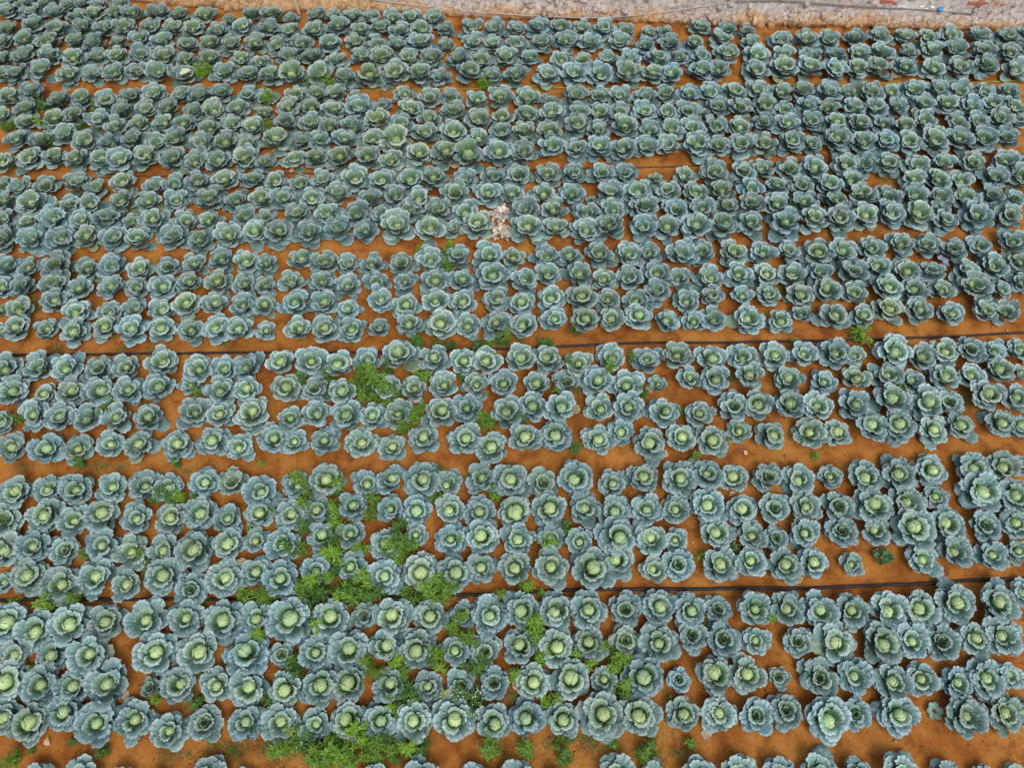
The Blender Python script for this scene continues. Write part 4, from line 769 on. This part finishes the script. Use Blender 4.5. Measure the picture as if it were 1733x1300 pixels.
far_me = mesh_np('far_cabbages', fV - org, np.concatenate(fF), [LM[k] for k in fmats], np.concatenate(fU), np.concatenate(fM), True, np.concatenate(fT))
tag(obj('far_cabbages', far_me, None, tuple(org)), 'rows of blue green cabbages filling the farther beds up to the wall', 'cabbages', kind='stuff')

# ------------------------------------------------------------------ weeds
def weed_mesh(seed, mat, tall=1.0, wide=1.0, flowers=False, nst=9):
    r = random.Random(500 + seed)
    V, F, SV, SF, BV, BF = [], [], [], [], [], []
    def leaf(b, az, el, L, w):
        d = Vector((math.cos(az) * math.cos(el), math.sin(az) * math.cos(el), math.sin(el)))
        s = Vector((-math.sin(az), math.cos(az), 0)); n = d.cross(s) * -1
        i = len(V)
        V.extend([b, b + d * L * .35 + s * w + n * w * .35, b + d * L * .4, b + d * L * .35 - s * w + n * w * .35, b + d * L * .75 + s * w * .7 - Vector((0, 0, L * .04)), b + d * L * .75 - s * w * .7 - Vector((0, 0, L * .04)), b + d * L - Vector((0, 0, L * .14))])
        F.extend([(i, i + 2, i + 1), (i, i + 3, i + 2), (i + 1, i + 2, i + 6, i + 4), (i + 2, i + 3, i + 5, i + 6)])
    for k in range(nst):
        az = r.uniform(0, 6.28); rr = 0.105 * math.sqrt(r.random()) * wide; h = r.uniform(0.12, 0.40) * tall * (1 - rr * 2)
        foot = Vector((math.cos(az) * rr * .25, math.sin(az) * rr * .25, 0)); top = Vector((math.cos(az) * rr, math.sin(az) * rr, h))
        i = len(SV); rad = 0.0035
        for q in (foot, top):
            for a in (0, 2.1, 4.2): SV.append(q + Vector((math.cos(a) * rad, math.sin(a) * rad, 0)))
        SF.extend([(i, i + 1, i + 4, i + 3), (i + 1, i + 2, i + 5, i + 4), (i + 2, i, i + 3, i + 5)])
        for lev, (n, el, L) in enumerate(((r.randint(5, 6), 0.5, 0.075), (r.randint(5, 6), 0.05, 0.115), (r.randint(2, 3), -0.1, 0.10))):
            b = foot.lerp(top, 1 - lev * 0.26)
            for j in range(n):
                leaf(b, r.uniform(0, 1) + j * 6.28 / n, el + r.gauss(0, .2), L * r.uniform(.7, 1.25), 0.0110 * r.uniform(.7, 1.4))
        if flowers:
            for j in range(r.randint(0, 3)):
                c = top + Vector((r.uniform(-.04, .04), r.uniform(-.04, .04), r.uniform(0.01, .05))); i = len(BV)
                s = r.uniform(.006, .011)
                BV.extend([c + Vector((s * math.cos(a), s * math.sin(a), 0)) for a in (0, 1.26, 2.5, 3.77, 5.0)] + [c + Vector((0, 0, s * .6))])
                BF.extend([(i + a, i + (a + 1) % 5, i + 5) for a in range(5)])
    return mesh_np('foliage', [tuple(v) for v in V], F, [mat], smooth=False), mesh_np('stems', [tuple(v) for v in SV], SF, [M_STEM]), (mesh_np('blossom', [tuple(v) for v in BV], BF, [M_FLOWER], smooth=False) if flowers else None)
WM = [weed_mesh(i, M_WEED if i % 3 else M_WEED2, (0.9, 1.1, 1.25, 0.8, 1.0, 1.15)[i], (1.0, 1.25, 0.9, 1.2, 1.1, 1.0)[i], False, (5, 7, 5, 6, 7, 6)[i]) for i in range(6)]
WF = [weed_mesh(20 + i, M_WEED2, 1.1, 1.5, True, 9) for i in range(2)]
WY = [weed_mesh(30, M_WEEDY, 0.9, 1.0, False, 7)]
NPX = np.array([(p[0], p[1]) for p in NEARP])
def where_near(x, y):
    dd = np.hypot(NPX[:, 0] - x, NPX[:, 1] - y); j = int(dd.argmin())
    if dd[j] > 0.7: return None
    px, py, d, s = NEARP[j]
    side = ('right of' if x > px else 'left of') if abs(x - px) > abs(y - py) else ('behind' if y > py else 'before')
    return side + ' ' + s
def zone(x, y):
    f = y / 14.2
    b = 'third nearest bed' if y < 6.1 else ('fourth nearest bed' if y < 8.0 else ('fifth nearest bed' if y < 10.0 else ('sixth nearest bed' if y < 12.0 else 'bed beside the wall')))
    u = x / (7.0 + 4.7 * f)
    s = 'far left' if u < -.6 else ('left' if u < -.2 else ('middle' if u < .2 else ('right' if u < .6 else 'far right')))
    return s + ' of the ' + b
def place_weed(x, y, s, meshes, name, adj, r, cat='weed', group='green weeds between the cabbages', lift=0.0):
    root = empty(name, (x, y, hz(x, y) - 0.005 + lift), r.uniform(0, 6.28)); root.scale = (s, s, s * r.uniform(.85, 1.15))
    w = where_near(x, y)
    tag(root, ('%s %s' % (adj, w)) if w else '%s in the %s' % (adj, zone(x, y)), cat, group)
    obj('foliage', meshes[0], root); obj('stems', meshes[1], root)
    if meshes[2]: obj('blossom', meshes[2], root)
    return root
rw = random.Random(9)
for tok in WEED.split():
    x, y, s = map(float, tok.split(','))
    place_weed(x, y, s * 1.05 * rw.uniform(.8, 1.2), rw.choice(WM), 'weed', 'bright weed' if s > .75 else 'little weed', rw)
for tok in WFLOW.split():
    x, y, s = map(float, tok.split(','))
    place_weed(x, y, s, rw.choice(WF), 'flowering_weed', 'white-flowered weed', rw, 'weed', 'white flowered weeds')
for tok in WYEL.split():
    x, y, s = map(float, tok.split(','))
    place_weed(x, y, s, WY[0], 'weed', 'yellowing weed', rw, 'weed', 'yellow weeds')

# thin grass: one mass
gV, gF = [], []
rg = random.Random(4)
def blade(x, y, L, az, lean, w):
    z = hz(x, y); i = len(gV); dx, dy = math.cos(az), math.sin(az); sx_, sy_ = -dy * w, dx * w
    for f, ww in ((0, 1), (.5, .8)):
        hx = lean * L * f * f * 1.6; h = z + L * f * (1 - lean * f * .5)
        gV.extend([(x + dx * hx + sx_ * ww, y + dy * hx + sy_ * ww, h), (x + dx * hx - sx_ * ww, y + dy * hx - sy_ * ww, h)])
    gV.append((x + dx * lean * L * 1.5, y + dy * lean * L * 1.5, z + L * (1 - lean * .6)))
    gF.extend([(i, i + 1, i + 3, i + 2), (i + 2, i + 3, i + 4)])
for tok in GRASS.split():
    x, y, s = map(float, tok.split(','))
    for k in range(int(85 * s)):
        a = rg.uniform(0, 6.28); rr = abs(rg.gauss(0, 0.12 * s)); bxx, byy = x + math.cos(a) * rr * 1.5, y + math.sin(a) * rr
        blade(bxx, byy, rg.uniform(.05, .17) * (0.6 + .5 * s), rg.uniform(0, 6.28), rg.uniform(.2, .95), rg.uniform(.002, .0042))
for k in range(1600):                                   # stray blades in the lanes
    tx, ty, _ = map(float, rg.choice(GRASS.split()).split(','))
    blade(tx + rg.gauss(0, .5), ty + rg.gauss(0, .16), rg.uniform(.03, .09), rg.uniform(0, 6.28), rg.uniform(.3, .95), .0025)
tag(obj('grass', mesh_np('grass', gV, gF, [M_GRASS], smooth=False)), 'thin green and straw coloured grass sprouting on the soil between plants', 'grass', kind='stuff')

# ------------------------------------------------------------------ dead and odd plants, litter
def curl_leaf(seed, L=1.0, nu=7, nv=6, curl=0.35):
    r = np.random.default_rng(seed); u = np.linspace(-1, 1, nu); v = np.linspace(0, 1, nv); Vv, Uu = np.meshgrid(v, u, indexing='ij')
    w = 0.42 * np.sin(np.clip(Vv * .9 + .06, 0, 1) * math.pi) ** .7
    ph = r.uniform(0, 6, 4)
    X = Vv * L; Y = Uu * w * L; Zl = curl * Uu ** 2 * w * L + .10 * L * np.sin(Vv * 3 + ph[0]) + .05 * L * np.abs(Uu) * np.sin(Uu * 6 + Vv * 9 + ph[1]) + 0.06 * L
    Y += .06 * L * np.sin(Vv * 7 + ph[2])
    I = np.arange(nu * nv).reshape(nv, nu); F = np.stack([I[:-1, :-1], I[1:, :-1], I[1:, 1:], I[:-1, 1:]], -1).reshape(-1, 4)
    return np.stack([X, Y, Zl], -1).reshape(-1, 3), F
DL = [mesh_np('dead_leaf', *curl_leaf(i), [M_DEADL]) for i in range(5)]
DC = [mesh_np('leaf', *curl_leaf(40 + i, 1.0, 9, 7, .8), [M_DEADC]) for i in range(5)]
rl = random.Random(12)
for tok in DEAD.split():
    x, y, s = map(float, tok.split(','))
    w = where_near(x, y)
    s *= 1.15
    o = obj('dead_leaf', rl.choice(DL), None, (x, y, hz(x, y) + 0.01), (rl.uniform(-.2, .2), rl.uniform(-.1, .2), rl.uniform(0, 6.28)), (s, s * rl.uniform(.7, 1.1), s))
    tag(o, ('dry tan leaf %s' % w) if w else 'dry tan leaf lying in the %s' % zone(x, y), 'leaf', 'dry fallen leaves')
for i, nm in enumerate(('dead1', 'dead2')):
    x, y = P[nm]
    root = empty('dead_cabbage', (x, y, hz(x, y)), i * 1.3)
    tag(root, ('bleached pinkish dead cabbage collapsed on the soil, rear of two', 'bleached pinkish dead cabbage collapsed on the soil, nearer of two')[i], 'dead cabbage')
    for k in range(22):
        s = rl.uniform(.10, .19)
        obj('leaf', rl.choice(DC), root, (math.cos(k * 2.4) * .05 * (k % 3), math.sin(k * 2.4) * .05 * (k % 3), 0.02 + .012 * (k % 4)), (rl.uniform(-.7, .7), rl.uniform(-.6, .2), k * 2.4 + rl.uniform(-.3, .3)), (s, s * rl.uniform(.75, 1.1), s))
    for k in range(5):
        a = k * 1.3 + i; L = rl.uniform(.12, .2)
        pts = [(0, 0, .03), (math.cos(a) * L * .5, math.sin(a) * L * .5, .15), (math.cos(a) * L, math.sin(a) * L, .06)]
        o = tube('stalk', pts, 0.013, M_DEADS, 6, (0, 0, 0)); o.parent = root
# bleached leaf lying over a plant by the left weeds
x, y = P['bleach']
V, F = curl_leaf(90, 1.0, 9, 7, .5)
tag(obj('bleached_leaf', mesh_np('bleached_leaf', V, F, [M_PALEL]), None, (x - .1, y, .2), (.3, -.35, .35), (.24, .15, .30)), 'white bleached leaf lying on a cabbage in the left of the rearmost bed', 'leaf')
# dark many-leaved rosette
x, y = P['succ']
root = empty('leafy_rosette', (x, y, hz(x, y)))
tag(root, 'dark green plant of many small crowded leaves alone on bare soil at right', 'plant')
SL = [mesh_np('leaf', *curl_leaf(60 + i, 1.0, 5, 5, .6), [M_SUCC]) for i in range(3)]
for k in range(46):
    rr = 0.10 * math.sqrt(rl.random()); a = rl.uniform(0, 6.28); s = rl.uniform(.055, .10)
    obj('leaf', rl.choice(SL), root, (math.cos(a) * rr, math.sin(a) * rr, .05 + .08 * (1 - rr / .1) * rl.random()), (rl.uniform(-.3, .3), -rl.uniform(.2, 1.0), a + rl.gauss(0, .5)), (s, s * .9, s))
# tiny seedling
x, y = P['seed']
root = empty('cabbage_seedling', (x, y, hz(x, y)))
tag(root, 'tiny cabbage seedling of five round leaves alone on bare soil near bottom right', 'seedling')
M_SEED = simple('seedling_leaf', (0.15, 0.25, 0.20), (0.23, 0.34, 0.29), 30, 0.5, 0.35, 0.2, 0.1)
SDL = [mesh_np('leaf', *curl_leaf(80 + i, 1.0, 9, 8, .25), [M_SEED]) for i in range(3)]
for k in range(6):
    a = k * 1.047 + rl.uniform(-.25, .25)
    obj('leaf', SDL[k % 3], root, (math.cos(a) * .03, math.sin(a) * .03, .03 + .008 * (k % 2)), (0, -.25, a), (.095, .115, .08))
# plastic scrap
x, y = P['scrap']
V = [(i * .05 - .1, j * .06 - .12, .03 + .03 * math.sin(i * 1.9 + j) + .02 * math.cos(j * 2.3)) for j in range(6) for i in range(4)]
F = [(j * 4 + i, j * 4 + i + 1, j * 4 + i + 5, j * 4 + i + 4) for j in range(5) for i in range(3)]
tag(obj('plastic_sheet', mesh_np('plastic_sheet', V, F, [M_SCRAP]), None, (x, y, .12), (.15, .1, .45), (.75, .8, .8)), 'crumpled lilac grey plastic sheet caught between two cabbages at right', 'plastic sheet')

# clods and pebbles: one mass
rp = np.random.default_rng(8)
n = 13000
px, py = rp.uniform(-12, 12, n), rp.uniform(-.8, 14.2, n)
ok = np.abs(px) < 7.2 + py * .34; px, py = px[ok], py[ok]; n = len(px)
oct_ = np.array([(1, 0, 0), (0, 1, 0), (-1, 0, 0), (0, -1, 0), (0, 0, 1), (0, 0, -1)], float); of = np.array([(0, 1, 4), (1, 2, 4), (2, 3, 4), (3, 0, 4), (1, 0, 5), (2, 1, 5), (3, 2, 5), (0, 3, 5)])
sz = np.clip(rp.lognormal(math.log(.008), .6, n), .003, .035)
PV = (oct_[None] * rp.uniform(.7, 1.2, (n, 6, 1))) * sz[:, None, None] * np.array([1, 1, .7])
PV += np.stack([px, py, soil_h(px, py) + sz * .3], -1)[:, None, :]
PF = (of[None] + (np.arange(n) * 6)[:, None, None]).reshape(-1, 3)
pm = np.repeat((rp.random(n) < .07).astype(int), 8)
tag(obj('soil_clods', mesh_np('soil_clods', PV.reshape(-1, 3), PF, [M_SOIL, M_PEB], None, pm)), 'small clods and pale pebbles scattered over the soil', 'clods', kind='stuff')

# things that would share a label are told apart by their place from the left
from collections import defaultdict
same = defaultdict(list)
for o in bpy.data.objects:
    if o.parent is None and o.get('category') in ('weed', 'leaf'): same[o['label']].append(o)
for lab, os_ in same.items():
    if len(os_) < 2: continue
    os_.sort(key=lambda o: o.location.x)
    for i, o in enumerate(os_):
        o['label'] = ('leftmost ' if i == 0 else 'rightmost ' if i == len(os_) - 1 else '%s from left: ' % ordinal(i + 1)) + lab
